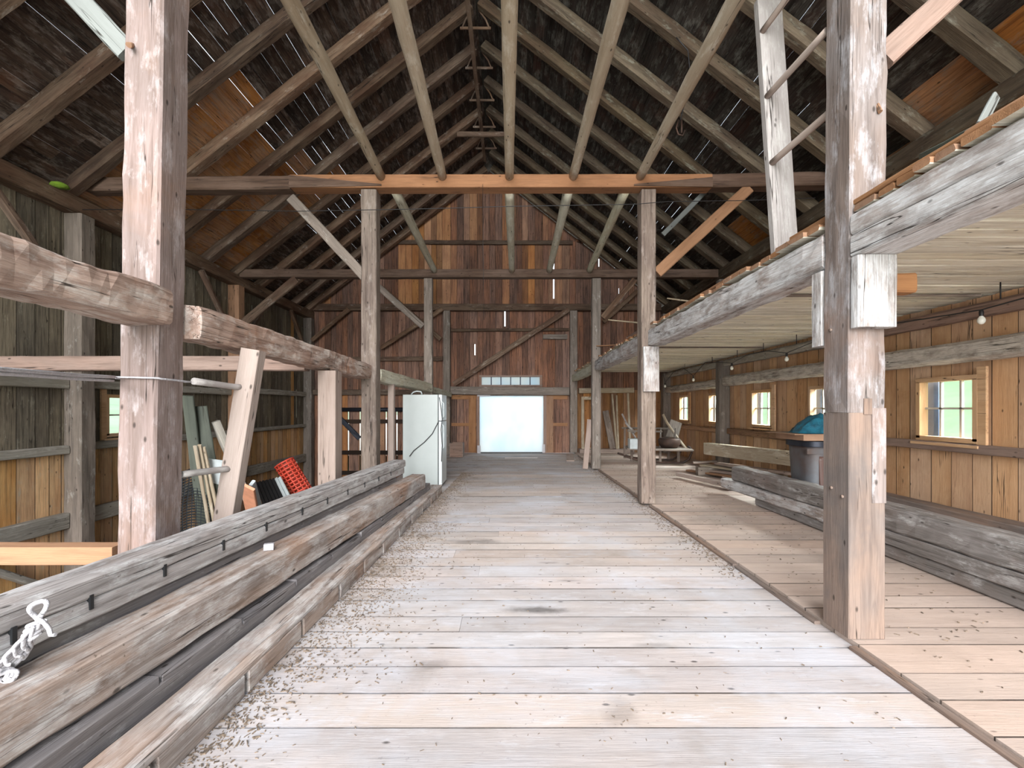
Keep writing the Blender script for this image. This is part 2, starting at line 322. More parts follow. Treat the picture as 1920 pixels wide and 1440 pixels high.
        me.polygons.foreach_set('material_index',s.mi); me.polygons.foreach_set('use_smooth',s.sm)
        me.update()
        o=bpy.data.objects.new(name,me); COL.objects.link(o)
        if parent is not None: o.parent=parent
        else: o.location=origin
        return o
def parent_world(p):
    w=V(0,0,0)
    while p is not None: w=w+p.location; p=p.parent
    return w
def tag(o,label=None,cat=None,group=None,kind=None):
    if label: o['label']=label
    if cat: o['category']=cat
    if group: o['group']=group
    if kind: o['kind']=kind
    return o
def empty(name,loc,label,cat,group=None):
    o=bpy.data.objects.new(name,None); COL.objects.link(o); o.location=loc; o.empty_display_size=.2
    return tag(o,label,cat,group)
def timber_obj(name,p0,p1,w,h,mat,label,cat,group=None,up=(0,0,1),kind='thing',**k):
    b=MB(); b.timber(p0,p1,w,h,up,**k); return tag(b.obj(name,mat),label,cat,group,kind)
def pole_obj(name,pts,r0,mat,label,cat,group=None,**k):
    b=MB(); b.pole(pts,r0,**k); return tag(b.obj(name,mat),label,cat,group,'thing')
ORD=['nearest the camera','second','third','fourth','fifth','sixth','seventh','eighth','ninth','tenth','eleventh','twelfth','thirteenth','fourteenth']
# ------------------------------------------------------------------ shell dimensions
XL,XR=-6.75,5.30; YE=15.30; Y0=-1.0; RX=-.66; RZ=9.28; SL,SR=.784,.776; GZ=-1.10
def zl(x): return RZ-SL*(RX-x)
def zr(x): return RZ-SR*(x-RX)
def under(x): return zl(x) if x<RX else zr(x)
def panel(mb,org,ua,edges,zlo,zhi,holes,t,nrm,tone=lambda u,z:0.0,mi=0,jit=.004,zsplit=()):
    """vertical board wall: org + ua*u, boards between consecutive edges; holes=(u0,u1,z0,z1)"""
    ua=Vector(ua); nrm=Vector(nrm)
    for a,b in zip(edges[:-1],edges[1:]):
        cuts=sorted({a,b}|{h[0] for h in holes if a<h[0]<b}|{h[1] for h in holes if a<h[1]<b})
        lvl=[-99]+sorted(zsplit)+[99]
        for l0,l1 in zip(lvl[:-1],lvl[1:]):
            rnd=random.random(); o=V(random.uniform(0,60),random.uniform(0,60),random.uniform(0,60)); j=random.uniform(0,jit)
            tn=tone((a+b)/2,(max(l0,-1)+min(l1,5))/2)
            for c0,c1 in zip(cuts[:-1],cuts[1:]):
                um=(c0+c1)/2
                segs=[(max(l0,-98),min(l1,98))]
                for h in holes:
                    if h[0]-1e-6<=c0 and c1<=h[1]+1e-6:
                        ns=[]
                        for s0,s1 in segs:
                            if h[3]<=s0 or h[2]>=s1: ns.append((s0,s1)); continue
                            if h[2]>s0: ns.append((s0,h[2]))
                            if h[3]<s1: ns.append((h[3],s1))
                        segs=ns
                for s0,s1 in segs:
                    def zb(u): return max(s0,zlo(u))
                    def zt(u): return min(s1,zhi(u))
                    if zt(um)-zb(um)<.01: continue
                    vs=[];g=[];vv=[]
                    for dep in (0,t):
                        for u,z in ((c0,zb(c0)),(c1,zb(c1)),(c1,zt(c1)),(c0,zt(c0))):
                            p=Vector(org)+ua*u+nrm*(j+dep); vs.append((p.x,p.y,z)); g.append(V(z,u,dep)+o); vv.append(u-(a+b)/2)
                    mb.add(vs,[(0,1,2,3),(7,6,5,4),(0,4,5,1),(1,5,6,2),(2,6,7,3),(3,7,4,0)],g,rnd,tn,vv,(b-a)/2,mi)
def edges(a,b,w0,w1,must=()):
    e=[a]; 
    while e[-1]<b-w0: e.append(e[-1]+random.uniform(w0,w1))
    e[-1]=b
    return e
# ------------------------------------------------------------------ floors
def floor_boards(name,x0,x1,y0,y1,z,mat,w0,w1,edge=0,kindlab=None):
    b=MB(); y=y0
    while y<y1:
        w=random.uniform(w0,w1); w=min(w,y1-y) if y1-y-w>.08 else y1-y
        xs=[x0+random.uniform(-edge,edge)]
        if x1-x0>3.8 and random.random()<.35: xs.append(random.uniform(x0+1,x1-1))
        xs.append(x1+random.uniform(-edge,edge)*.3)
        for a,c in zip(xs[:-1],xs[1:]):
            dz=random.uniform(-.004,.002); b.box((a+.001,y+w/2,z-.02+dz),(c-.001,y+w/2,z-.02+dz+random.uniform(-.003,.003)),w,.04,tone=float(random.random()<.35))
        y+=w
    return tag(b.obj(name,mat),kind='structure')
floor_boards('floor',-2.42,2.165,-1.4,YE,0,M_floor,.20,.30,0)
floor_boards('floor_raised_side',2.17,XR+.02,-1.4,YE,.035,M_floorR,.20,.32,.006)
b=MB(); b.box((XL,7,GZ-.05),(-2.3,7,GZ-.05),16.8,.1); tag(b.obj('floor_lower_bay',M_dirt),kind='structure')
b=MB(); panel(b,(-2.44,0,0),(0,1,0),edges(-1.4,YE,.18,.3),lambda u:GZ,lambda u:-.045,[],.03,(1,0,0)); tag(b.obj('wall_under_floor_edge',M_wallL),kind='structure')
# floor lip : thin trim strips along the raised side
b=MB(); y=-1.2; lipw=[(1,2.6),(2.6,3.05),(3.3,4.45),(4.5,6.9),(7.2,9.4),(9.5,11),(11.3,13.2)]
for a,c in [(-1.3,2.85),(3.18,4.3),(4.34,6.95),(7.3,10.95),(11.3,14.2)]:
    b.timber((2.135,a,.011),(2.135,c,.011),.045,.026,rough=.004,cham=.004,seg=.1)
tag(b.obj('trim_1',M_splice),kind='structure')
# ------------------------------------------------------------------ side walls
WINR=[(5.14,5.90),(7.25,8.03),(9.16,9.94),(11.32,12.08),(13.40,14.15)]; WZ0,WZ1=1.10,1.87
holesR=[(a,c,WZ0,WZ1) for a,c in WINR]
b=MB(); panel(b,(XR,0,0),(0,1,0),edges(Y0,YE,.20,.34),lambda u:.0,lambda u:4.95,holesR,.03,(1,0,0),tone=lambda u,z:float(random.random()<.4))
tag(b.obj('wall_right',M_wallR),kind='structure')
WINL=(7.62,8.40,1.02,1.72)
b=MB(); panel(b,(XL,0,0),(0,1,0),edges(Y0,YE,.16,.28),lambda u:GZ,lambda u:4.72,[WINL,(12.02,12.05,1.7,4.2),(14.52,14.56,1.2,2.1)],.03,(-1,0,0),
    tone=lambda u,z:(1.0 if z<.5 else (.9 if random.random()<.10 else 0.0)),zsplit=(.86,))
tag(b.obj('wall_left',M_wallL),kind='structure')
# ------------------------------------------------------------------ end wall
def X15(px): return (px-CX)*YE/F
def Z15(py): return EYE+(CY-py)*YE/F
DX0,DX1=X15(900),X15(1018); DZ=1.90
slit=[(X15(1037),X15(1039.5),Z15(560),Z15(489)),(X15(1122),X15(1124),Z15(500),Z15(485)),(X15(945.5),X15(948),Z15(612),Z15(580)),(X15(889.5),X15(891.5),Z15(666),Z15(645)),
      (X15(1160),X15(1161),Z15(560),Z15(540))]
gate_slits=[(X15(p),X15(p+2.2),Z15(885),Z15(772)) for p in (631,652,674,723,743)]
TR=(X15(903),X15(1012),Z15(722),Z15(707))
ed=edges(XL,X15(845),.16,.26)[:-1]+[X15(845)]
ed2=edges(X15(845),X15(1068),.17,.27)[1:-1]+[X15(1068)]
ed3=edges(X15(1068),XR,.17,.27)[1:]
def tonE(u,z):
    px=CX+u*F/YE
    if z>4: return 1.0 if (745<px<850 or random.random()<.08) else (.45 if random.random()<.3 else 0.0)
    if px<745 and z<2.6: return .8 if random.random()<.5 else .1
    return 0.0
bE=MB(); wed=ed+ed2+ed3
holeE=[(DX0,DX1,-.02,DZ),TR]+slit+gate_slits
def lowz(u): return GZ if u<X15(845) else 0.0
mat_e=0
panel(bE,(0,YE,0),(1,0,0),wed,lowz,lambda u:under(u)+.12,holeE,.035,(0,1,0),tone=tonE,zsplit=(2.10,4.9,7.05))
# boards of the part below the loft are pine
o=bE.obj('wall_end',[M_wallE,M_wallRE])
for p in o.data.polygons:
    c=p.center+o.location
    if c.x>X15(1084) and c.z<2.66: p.material_index=1
tag(o,kind='structure')
# ------------------------------------------------------------------ roof decks with open joints
def roof(name,side,mat,fresh):
    b=MB(); L=(7.9 if side<0 else 7.75); s=.02; k=SL if side<0 else SR; nx=1/math.sqrt(1+k*k)
    rx=RX; off=.205
    while s<L:
        w=random.uniform(.17,.27); y=Y0-.3
        while y<YE+.3:
            ln=random.uniform(1.6,4.2); y1=min(y+ln,YE+.4)
            g0=random.choice((0,0,.004,.006,.008) if side<0 else (0,0,0,0,0,.006)); g1=random.choice((0,0,0,.003,.005) if side<0 else (0,0,0,0,.003))
            if s<.3: g0=g1=0
            if y1<3: g0=min(g0,.003)
            d0=s+g0/2; d1=s+w-g1/2; dm=(d0+d1)/2; jit=random.uniform(0,.006)
            x=rx+side*dm*nx; z=RZ+off*1.27-dm*nx*k+jit
            tn=1.0 if any(a<=(y+y1)/2<=c and d<=s<=e for a,c,d,e in fresh) else 0.0
            up=V(side*k,0,1).normalized()
            if fresh:
                # cut the course where fresh boards begin or end
                cuts=sorted({y,y1}|{q for a,c,d,e in fresh if d<=s<=e for q in (a,c) if y<q<y1})
            else: cuts=[y,y1]
            for c0,c1 in zip(cuts[:-1],cuts[1:]):
                tn=1.0 if any(a<=(c0+c1)/2<=c and d<=s<=e for a,c,d,e in fresh) else 0.0
                b.box((x,c0+.001,z),(x,c1-.001,z),(d1-d0) if not tn else w-.002,.025,up=up,tone=tn,jw=1,rnd=(random.uniform(.4,.62) if tn else None))
            y=y1
        s+=w
    return tag(b.obj(name,mat),kind='structure')
freshL=[(6.85,7.88,4.4,7.9),(7.88,8.93,4.9,7.9),(8.93,9.98,4.4,7.9),(9.98,11.03,3.9,7.9)]
freshR=[(4.78,5.8,6.9,7.9),(3.7,4.75,6.9,7.6),(5.83,6.85,7.2,7.9),(8.95,9.95,6.7,7.6),(6.9,7.8,7.2,7.9)]
roof('ceiling_left',-1,M_deck,freshL); roof('ceiling_right',1,M_deckR,freshR)
b=MB(); b.box((RX,Y0-.3,RZ+.285),(RX,YE+.4,RZ+.285),.34,.03); tag(b.obj('ceiling_ridge_board',M_deck),kind='structure')
# ------------------------------------------------------------------ rafters
RY=[15.12,14.2,13.2,12.2,11.15,10.1,9.05,8.0,6.95,5.9,4.86,3.8,2.75,1.7,.6]
n=len(RY)
WORD=['first','second','third','fourth','fifth','sixth','seventh','eighth','ninth','tenth','eleventh','twelfth','thirteenth','fourteenth','fifteenth']
for i,y in enumerate(RY):
    for side,k,mat,nm in ((-1,SL,M_rafter,'slope above the lower bay'),(1,SR,M_rafterR,'slope above the loft')):
        nx=1/math.sqrt(1+k*k); xe=XL-.1 if side<0 else XR+.1
        up=V(side*k,0,1).normalized(); h=.19; y=y-.1
        a=V(RX,y,RZ)+up*(h/2+.0); z1=under(xe); c=V(xe,y,z1)+up*(h/2)
        a=a+V(side*nx,0,-k*nx)*.06
        a.y=c.y=y
        b=MB(); b.timber(a,c,random.uniform(.17,.21),h,up=up,rough=.008,cham=.014,seg=.18)
        o=b.obj('rafter',mat)
        tag(o,f'rough brown rafter on the {nm}, {WORD[i]} counting from the end wall','rafter','rafters on the '+nm,'thing')
# small collars and curved struts just under the ridge
for i,y in enumerate([13.2,12.2,11.15,10.1,9.05]):
    t=empty('ridge_collar',(RX,y,RZ-.5),f'small collar tie with curved struts under the ridge, {WORD[i+2]} rafter pair from the end wall','collar tie','collar ties under the ridge')
    b=MB(); b.timber((RX-.30,y-.09,RZ-.36),(RX+.30,y-.09,RZ-.36),.03,.05,rough=.003,cham=.005); b.obj('tie_board',M_rafter,t)
    for sg in (-1,1):
        b=MB(); pts=[V(RX+sg*.07,y-.09,RZ-.02),V(RX+sg*.13,y-.09,RZ-.10),V(RX+sg*.20,y-.09,RZ-.2),V(RX+sg*.27,y-.09,RZ-.37)]
        b.pole(pts,.018,rough=.002); b.obj('curved_strut',M_rafter,t)
timber_obj('collar_beam',(RX-.65,11.5,8.36),(RX+.75,11.5,8.36),.07,.12,M_rafter,'short dark collar beam near the ridge, larger than the collar ties','collar beam')
timber_obj('hay_track',P(874,-25,7.95),P(909,302,13.35),.09,.05,M_rafter,'long wooden hay track running lengthwise below the ridge','hay track',cham=.006)
# ------------------------------------------------------------------ plates and wall posts
for sname,xc,z0,mat in (('over the lower bay wall',XL+.125,4.58,M_rafter),('over the loft wall',XR-.125,4.73,M_rafterR)):
    timber_obj('wall_plate',(xc,Y0,z0),(xc,YE-.01,z0),.25,.25,mat,f'long squared plate timber {sname} carrying the rafters','wall plate',rough=.009,cham=.02)
b=MB(); b.lathe(P(112,350,6.55),[(.0,-.02),(.11,0),(.10,.03),(.04,.06),(0,.065)],12); tag(b.obj('moss',M_moss),'bright green moss on top of the plate timber','moss',kind='stuff')
for i,y in enumerate((7.06,11.1,15.12)):
    lab=['thick wall post beside the small square window','orange brown wall post of the middle frame','dark corner post at the end wall'][i]
    pm=[M_gpost,M_fresh,M_gpost][i]
    timber_obj('wall_post',(XL+.14,y,GZ),(XL+.14,y,4.45),.27,.25,pm,lab+' in the lower bay','post','wall posts of the lower bay',up=(0,1,0),rough=.008)
for i,y in enumerate((7.1,11.12,15.15)):
    lab=['wall post behind the grey bin','grey wall post between two small windows','post in the corner of the end wall'][i]
    timber_obj('wall_post',(XR-.13,y,.035),(XR-.13,y,2.64),.25,.24,M_gpost,lab+' under the loft','post','wall posts under the loft',up=(0,1,0),rough=.008)
    timber_obj('upper_wall_post',(XR-.13,y,2.80),(XR-.13,y,4.60),.25,.2,M_gpost,lab+', upper length above the loft floor','post','upper wall posts above the loft',up=(0,1,0),rough=.008)
# wall braces of the lower bay
for i,(y,sg) in enumerate([(7.06,-1),(7.06,1),(11.1,-1),(11.1,1),(15.12,-1)]):
    timber_obj('wall_brace',(XL+.2,y+sg*1.35,4.42),(XL+.2,y+sg*.14,3.05),.10,.10,M_rafter,['brace rising toward the camera from the wall post beside the window','brace rising away from the wall post beside the window','brace rising toward the camera from the orange wall post','brace rising away from the orange wall post','brace rising from the far corner post'][i],'brace','braces in the lower bay wall',up=(1,0,0))
# ------------------------------------------------------------------ girts of the lower bay wall
for i,(y0,y1,zc,h,lab) in enumerate([(Y0,6.92,1.86,.14,'upper rail'),(7.2,10.96,1.88,.14,'upper rail'),(11.24,15.0,1.95,.15,'upper rail'),
        (Y0,6.92,.87,.13,'middle rail'),(7.2,10.96,.90,.13,'middle rail'),(11.24,15.0,.93,.10,'middle rail'),
        (Y0,6.92,-.20,.24,'thick low rail'),(7.2,10.96,-.20,.24,'thick low rail'),(11.24,15.0,-.12,.26,'thick low rail')]):
    where=['before the window post','between window post and orange post','beyond the orange post'][i%3]
    timber_obj('wall_rail',(XL+.06,y0,zc),(XL+.06,y1,zc),.11,h,M_girtL,f'grey {lab} of the lower bay, {where}','rail','rails on the lower bay wall')
timber_obj('wall_brace',(XL+.1,5.55,-.35),(XL+.1,6.55,-1.05),.08,.14,M_girtL,'short plank brace slanting below the thick low rail','brace',up=(1,0,0))
# ------------------------------------------------------------------ girts on the loft-side wall
b_=[(Y0,6.96,2.14,.24),(7.24,10.98,2.14,.24),(11.26,15.0,2.10,.22)]
for i,(y0,y1,z,h) in enumerate(b_):
    timber_obj('log_rail',(XR-.11,y0,z),(XR-.11,y1,z),.2,h,M_girtR,'bark flecked log rail above the windows, '+['length over the nearest window','length between the two wall posts','farthest length reaching the end wall'][i],'rail','log rails above the windows',rough=.012,cham=.06)
for i,(y0,y1,z,h) in enumerate([(Y0,6.96,1.035,.11),(7.24,10.98,.95,.14),(11.26,15.0,.93,.12)]):
    timber_obj('sill_rail',(XR-.05,y0,z),(XR-.05,y1,z),.09,h,[M_reddish,M_wallRE,M_wallRE][i],'thin rail below the windows, '+['brown length under the nearest window','length behind the bin','farthest length behind the sleigh'][i],'rail','sill rails below the windows')
for i,(y0,y1) in enumerate([(Y0,6.96),(7.24,10.98),(11.26,15.0)]):
    timber_obj('loft_ledger',(XR-.10,y0,2.575),(XR-.10,y1,2.575),.16,.16,[M_reddish,M_girtL,M_girtL][i],'dark ledger under the loft deck along the window wall, '+['nearest length','middle length','farthest length'][i],'ledger','loft ledgers along the window wall',rough=.01,cham=.03)
timber_obj('sill_ledge',(XR-.13,Y0,.18),(XR-.13,6.96,.18),.24,.29,M_splice,'dusty sill timber at the foot of the window wall','sill timber')
# ------------------------------------------------------------------ windows
def window_side(n,x,y0,y1,z0,z1,sg,nx,mat,casing=True):
    t=bpy.data.objects.new(f'window_{n}',None); COL.objects.link(t); t.location=(x,(y0+y1)/2,z0); t['kind']='structure'
    b=MB(); w=.055
    xi=x-sg*.012
    b.box((xi,y0-.005,z0-w/2+.05),(xi,y1+.005,z0-w/2+.05),.11,w); b.box((xi,y0-.005,z1-.02),(xi,y1+.005,z1-.02),.11,w)
    b.box((xi,y0+.02,z0+.02),(xi,y0+.02,z1-.04),w,.11,up=(1,0,0)); b.box((xi,y1-.02,z0+.02),(xi,y1-.02,z1-.04),w,.11,up=(1,0,0))
    b.obj('window_frame',mat,t)
    xm=x+sg*.02
    b=MB(); 
    for k in range(1,nx):
        y=y0+(y1-y0)*k/nx; b.box((xm,y,z0+.04),(xm,y,z1-.04),.026,.03,up=(1,0,0))
    zm=(z0+z1)/2+.01; b.box((xm,y0+.04,zm),(xm,y1-.04,zm),.03,.024)
    b.obj('muntins',M_sashw,t)
    b=MB(); b.box((xm+sg*.004,y0+.03,(z0+z1)/2),(xm+sg*.004,y1-.03,(z0+z1)/2),.004,z1-z0-.06); b.obj('pane',M_glass,t)
    if casing:
        b=MB(); xc=x-sg*.05
        b.box((xc,y0-.10,(z0+z1)/2+.02),(xc,y0-.001,(z0+z1)/2+.02),.03,z1-z0+.14,up=(0,0,1))
        b.obj('side_casing',mat,t)
        b=MB(); b.box((x-sg*.06,y0-.05,z0-.04),(x-sg*.06,y1+.04,z0-.04),.10,.03); b.obj('window_sill',mat,t)
        b=MB(); b.box((x+sg*.10,y1+.14,(z0+z1)/2),(x+sg*.10,y1-.14,(z0+z1)/2),.02,z1-z0+.1); b.obj('shutter',M_shut,t)
    return t
for i,(a,c) in enumerate(WINR): window_side(i+1,XR,a,c,WZ0,WZ1,1,3,M_sash)
window_side(6,XL,WINL[0],WINL[1],WINL[2],WINL[3],-1,2,M_sash)
# transom above the far door
t=bpy.data.objects.new('window_7',None); COL.objects.link(t); t.location=(0,YE,TR[2]); t['kind']='structure'
b=MB(); zc=(TR[2]+TR[3])/2
for z in (TR[2]-.025,TR[3]+.03): b.box((TR[0]-.08,YE-.02,z),(TR[1]+.08,YE-.02,z),.06,.06)
for x in (TR[0]-.04,TR[1]+.04): b.box((x,YE-.02,TR[2]),(x,YE-.02,TR[3]),.08,.06,up=(0,1,0))
b.obj('window_frame',M_reddish,t)
b=MB()
for k in range(1,6):
    x=TR[0]+(TR[1]-TR[0])*k/6; b.box((x,YE-.015,TR[2]),(x,YE-.015,TR[3]),.04,.03,up=(0,1,0))
b.obj('muntins',M_dkmetal,t)
b=MB(); b.box((TR[0],YE+.01,zc),(TR[1],YE+.01,zc),.004,TR[3]-TR[2]); b.obj('pane',M_sheet,t)
# ------------------------------------------------------------------ end wall framing
yf=YE-.09
def ew(name,a,c,w,h,mat,label,cat,y=yf,group=None,up=(0,0,1),**k):
    return timber_obj(name,(X15(a[0])*(y/YE),y,EYE+(CY-a[1])*y/F),(X15(c[0])*(y/YE),y,EYE+(CY-c[1])*y/F),w,h,mat,label,cat,group,up,**k)
yp=YE-.13
timber_obj('door_post',(X15(839)+.0,yp,0),(X15(839),yp,4.70),.22,.22,M_gpost,'tall grey post on the fridge side of the far door bay','post',up=(0,1,0))
timber_obj('door_post',(X15(1074),yp,0.04),(X15(1074),yp,4.70),.24,.22,M_gpost,'tall grey post on the sleigh side of the far door bay','post',up=(0,1,0))
timber_obj('end_wall_girt',(XL+.3,yp,4.82),(XR-.3,yp,4.82),.2,.22,M_rafter,'long dark girt across the end wall at eaves height','girt',rough=.008)
timber_obj('gable_rail',(-4.3,yp+.05,7.0),(2.1,yp+.05,6.98),.1,.13,M_rafter,'thin rail across the gable boards near its peak','rail')
timber_obj('door_header',(X15(846),yp,2.08),(X15(1066),yp,2.05),.2,.26,M_gpost,'grey header timber over the far doorway below the transom','header')
timber_obj('door_bay_rail',(X15(847),yp+.05,4.08),(X15(1066),yp+.05,4.10),.1,.10,M_rafter,'thin rail high across the far door bay','rail')
timber_obj('short_rail',(X15(1018),yp+.05,3.86),(X15(1063),yp+.05,3.86),.08,.16,M_gpost,'short grey block rail under the thin rail','rail')
timber_obj('door_bay_brace',(X15(853),yp-.16,2.28),(X15(1064),yp-.16,4.72),.10,.17,M_rafter,'long diagonal brace climbing over the far doorway','brace',up=(0,0,1))
timber_obj('end_wall_rail',(X15(600),yp+.02,3.12),(X15(831),yp+.02,3.13),.1,.15,M_rafter,'rail on the end wall behind the lower bay','rail')
for i,(a,c) in enumerate([((592,641),(660,583)),((718,655),(832,583)),((722,545),(830,640))]):
    timber_obj('end_wall_brace',(X15(a[0]),yp-.16-.14*(i==2),Z15(a[1])),(X15(c[0]),yp-.16-.14*(i==2),Z15(c[1])),.09,.14,M_rafter,['short brace near the far corner of the end wall','brace rising to the fridge side door post','thin brace crossing behind the middle tall post'][i],'brace','braces on the end wall')
timber_obj('end_wall_brace',(X15(1128),yp-.14,Z15(607)),(X15(1196),yp-.14,Z15(545)),.09,.14,M_rafter,'brace on the dark end wall above the loft','brace')
timber_obj('pale_ledge_rail',(X15(1084),yp,Z15(733)),(X15(1186),yp,Z15(732)),.16,.17,M_pole,'pale rail on the end wall under the loft','rail')
timber_obj('lower_bay_header',(X15(590),yp,2.02),(X15(831),yp,2.02),.12,.18,M_rafter,'rail over the slatted gate in the end wall','rail')
# panelled fixed leaves beside the far doorway
t=bpy.data.objects.new('door_1',None); COL.objects.link(t); t.location=(0,YE-.06,0); t['kind']='structure'
yl=YE-.03
for x0,x1,st,inner in ((X15(847),X15(899),X15(886),1),(X15(1019),X15(1064),X15(1030),-1)):
    b=MB(); b.box((x0,yl,.95),(x1,yl,.95),.04,.10); b.obj('middle_rail',M_fresh,t)
    b=MB(); b.box((x0,yl,1.86),(x1,yl,1.86),.04,.14); b.obj('top_rail',M_fresh,t)
    b=MB(); b.box((st,yl-.035,.02),(st,yl-.035,1.9),.24,.03,up=(0,1,0)); b.obj('stile',M_fresh,t)
for x in (DX0-.06,DX1+.06):
    b=MB(); b.box((x,yl-.06,.0),(x,yl-.06,1.92),.09,.06,up=(0,1,0)); b.obj('jamb',M_reddish,t)
b=MB(); b.box((DX0-.1,YE-.05,.02),(DX1+.1,YE-.05,.02),.12,.035); b.obj('threshold',M_gasket,t)
# translucent sheet stapled over the doorway, its taped torn edges
bm=MB(); vs=[];fs=[];N=28
for i in range(N+1):
    for j in range(N+1):
        x=DX0-.015+(DX1-DX0+.03)*i/N; z=.045+(DZ-.03)*j/N
        vs.append(V(x,YE-.035+.012*mn.noise(Vector((x*2.2,z*2.6,3)))+.004*mn.noise(Vector((x*9,z*4,8))),z))
for i in range(N):
    for j in range(N): a=i*(N+1)+j; fs.append((a,a+1,a+N+2,a+N+1))
bm.add(vs,fs,[V(*v) for v in vs],.5,smooth=True); so=tag(bm.obj('plastic_sheet',M_sheet),'pale translucent plastic sheet stapled over the far doorway','plastic sheet')
for x0,x1,z in ((DX0-.08,DX0+.35,DZ+.01),(DX0-.08,DX0+.03,.12),(DX1-.03,DX1+.06,.16)):
    b=MB(); b.box((x0,YE-.128,z),(x1,YE-.128,z),.004,.05 if z>1 else .28); tag(b.obj('torn_edge',M_rope,so),'white torn edge')
# slatted dark gate in the lower bay end wall
t=empty('slatted_gate',(X15(690),YE-.08,-1.1),'dark steel framed gate with daylight between its boards, behind the lower bay','gate')
b=MB(); b.pole([(X15(628),YE-.1,Z15(768)),(X15(757),YE-.1,Z15(768))],.07); b.obj('top_tube',M_dkmetal,t)
b=MB(); b.timber((X15(634),YE-.1,Z15(778)),(X15(676),YE-.1,Z15(822)),.06,.16); b.obj('diagonal_bar',M_dkmetal,t)
for z in (Z15(790),Z15(848),Z15(886)):
    b=MB(); b.box((X15(628),YE-.06,z),(X15(757),YE-.06,z),.06,.13); b.obj('cross_rail',M_wallE,t)
# ------------------------------------------------------------------ main frame posts
def post(name,pts_bottom,pts_top,w,dpt,mat,label,**k):
    return timber_obj(name,pts_bottom,pts_top,w,dpt,mat,label,'post',None,(0,1,0),**k)
post('timber_post',(-2.385,3.03,0),(-2.305,3.03,4.86),.245,.25,M_post,'massive hewn post beside the rope and the pile of old timbers',rough=.006,cham=.014)
po=[o for o in COL.objects if o.name=='timber_post'][0]
b=MB(); q=P(243,78,2.9); b.pole([q+V(0,.03,.0),q+V(.035,-.05,-.06)],.016,seg=8); b.obj('peg',M_fresh,po)
t=empty('timber_post',(2.265,3.02,.04),'massive post with a spliced foot standing at the raised floor edge','post')
b=MB(); b.timber((2.262,3.02,1.47),(2.285,3.02,4.86),.235,.245,(0,1,0),rough=.008,cham=.012); b.obj('upper_length',M_postR,t)
b=MB(); b.timber((2.262,3.02,.04),(2.262,3.02,1.47),.232,.245,(0,1,0),rough=.003,cham=.006,rnd=.3); tag(b.obj('spliced_foot',M_splice,t),'browner spliced foot')
b=MB(); b.box((2.333,2.8985,.90),(2.333,2.8985,1.50),.088,.012,up=(0,1,0)); b.obj('splice_tongue',M_postR,t)
b=MB(); b.box((2.262,2.898,1.46),(2.262,2.898,1.56),.05,.014,up=(0,1,0)); b.obj('splice_tenon',M_splice,t)
for x,z,y in ((2.143,.97,3.05),(2.143,.93,2.95),(2.146,2.02,3.06)):
    b=MB(); b.lathe((x-.002,y,z),[(0,-.006),(.012,-.006),(.010,.004)],10,axis=(1,0,0)); b.obj('peg',M_splice,t)
b=MB(); b.pole([(2.33,2.88,3.36),(2.33,2.905,3.42)],.012); b.obj('hook_peg',M_fresh,t)
post('timber_post',(-2.15,7.12,0),(-2.15,7.12,4.84),.235,.24,M_postD,'tall dark post in front of the fridge',rough=.008)
post('timber_post',(2.13,7.12,.04),(2.13,7.12,4.84),.225,.24,M_postD,'dark post on the raised floor edge nearest the sleigh',rough=.008)
post('timber_post',(-1.955,11.12,0),(-1.955,11.12,4.62),.20,.2,M_gpost,'grey post rising behind the fridge',rough=.008)
post('timber_post',(2.10,11.12,.04),(2.10,11.12,4.62),.21,.2,M_gpost,'post beside a leaning plank near the far doorway',rough=.008)
post('beam_prop',(-2.1,5.37,0),(-2.1,5.37,1.93),.205,.2,M_pink,'short smooth prop under the beam between two tall posts',rough=.002,cham=.004)
post('slim_prop',(-2.05,7.98,0),(-2.05,7.98,1.93),.10,.10,M_pink,'slim stud under the beam beside the fridge',rough=.002,cham=.003)
b=MB(); b.timber((2.035,7.02,.9),(2.035,7.02,1.42),.02,.1,(0,1,0)); 
# ------------------------------------------------------------------ tie beams
def tie(y,z,h,d,fr,label,lo=XL+.26,hi=XR-.26,slope=0):
    b=MB(); x0,x1,x2=lo,fr[0],fr[1]
    xs=[(lo,x1,0.0),(x1,x2,1.0),(x2,hi,0.0)]
    for a,c,tn in xs:
        if c-a<.02: continue
        b.timber((a,y,z+slope*a),(c,y,z+slope*c),d,h,tone=tn,rough=.004 if tn else .008,cham=.006 if tn else .02,rnd=.5)
    return b,label
t=empty('tie_beam',(0,7.11,4.84),'tie beam with fresh orange middle length resting on the two dark tall posts','tie beam'); t['kind']='thing'
s1=.0036*2
b=MB(); b.timber((XL+.27,7.11,4.955-s1*4),(-3.35,7.11,4.965-.012),.23,.21,rough=.008,cham=.02,rnd=.4); b.obj('dark_end_length',M_tie,t)
b=MB(); b.timber((-3.35,7.11,4.965),(3.1,7.11,4.975),.225,.20,tone=1,rough=.003,cham=.006,rnd=.5); tag(b.obj('fresh_length',M_tie,t),'fresh orange middle length')
b=MB(); b.timber((3.1,7.11,4.98),(XR-.28,7.11,5.02),.23,.21,rough=.008,cham=.02,rnd=.4); b.obj('dark_end_length',M_tie,t)
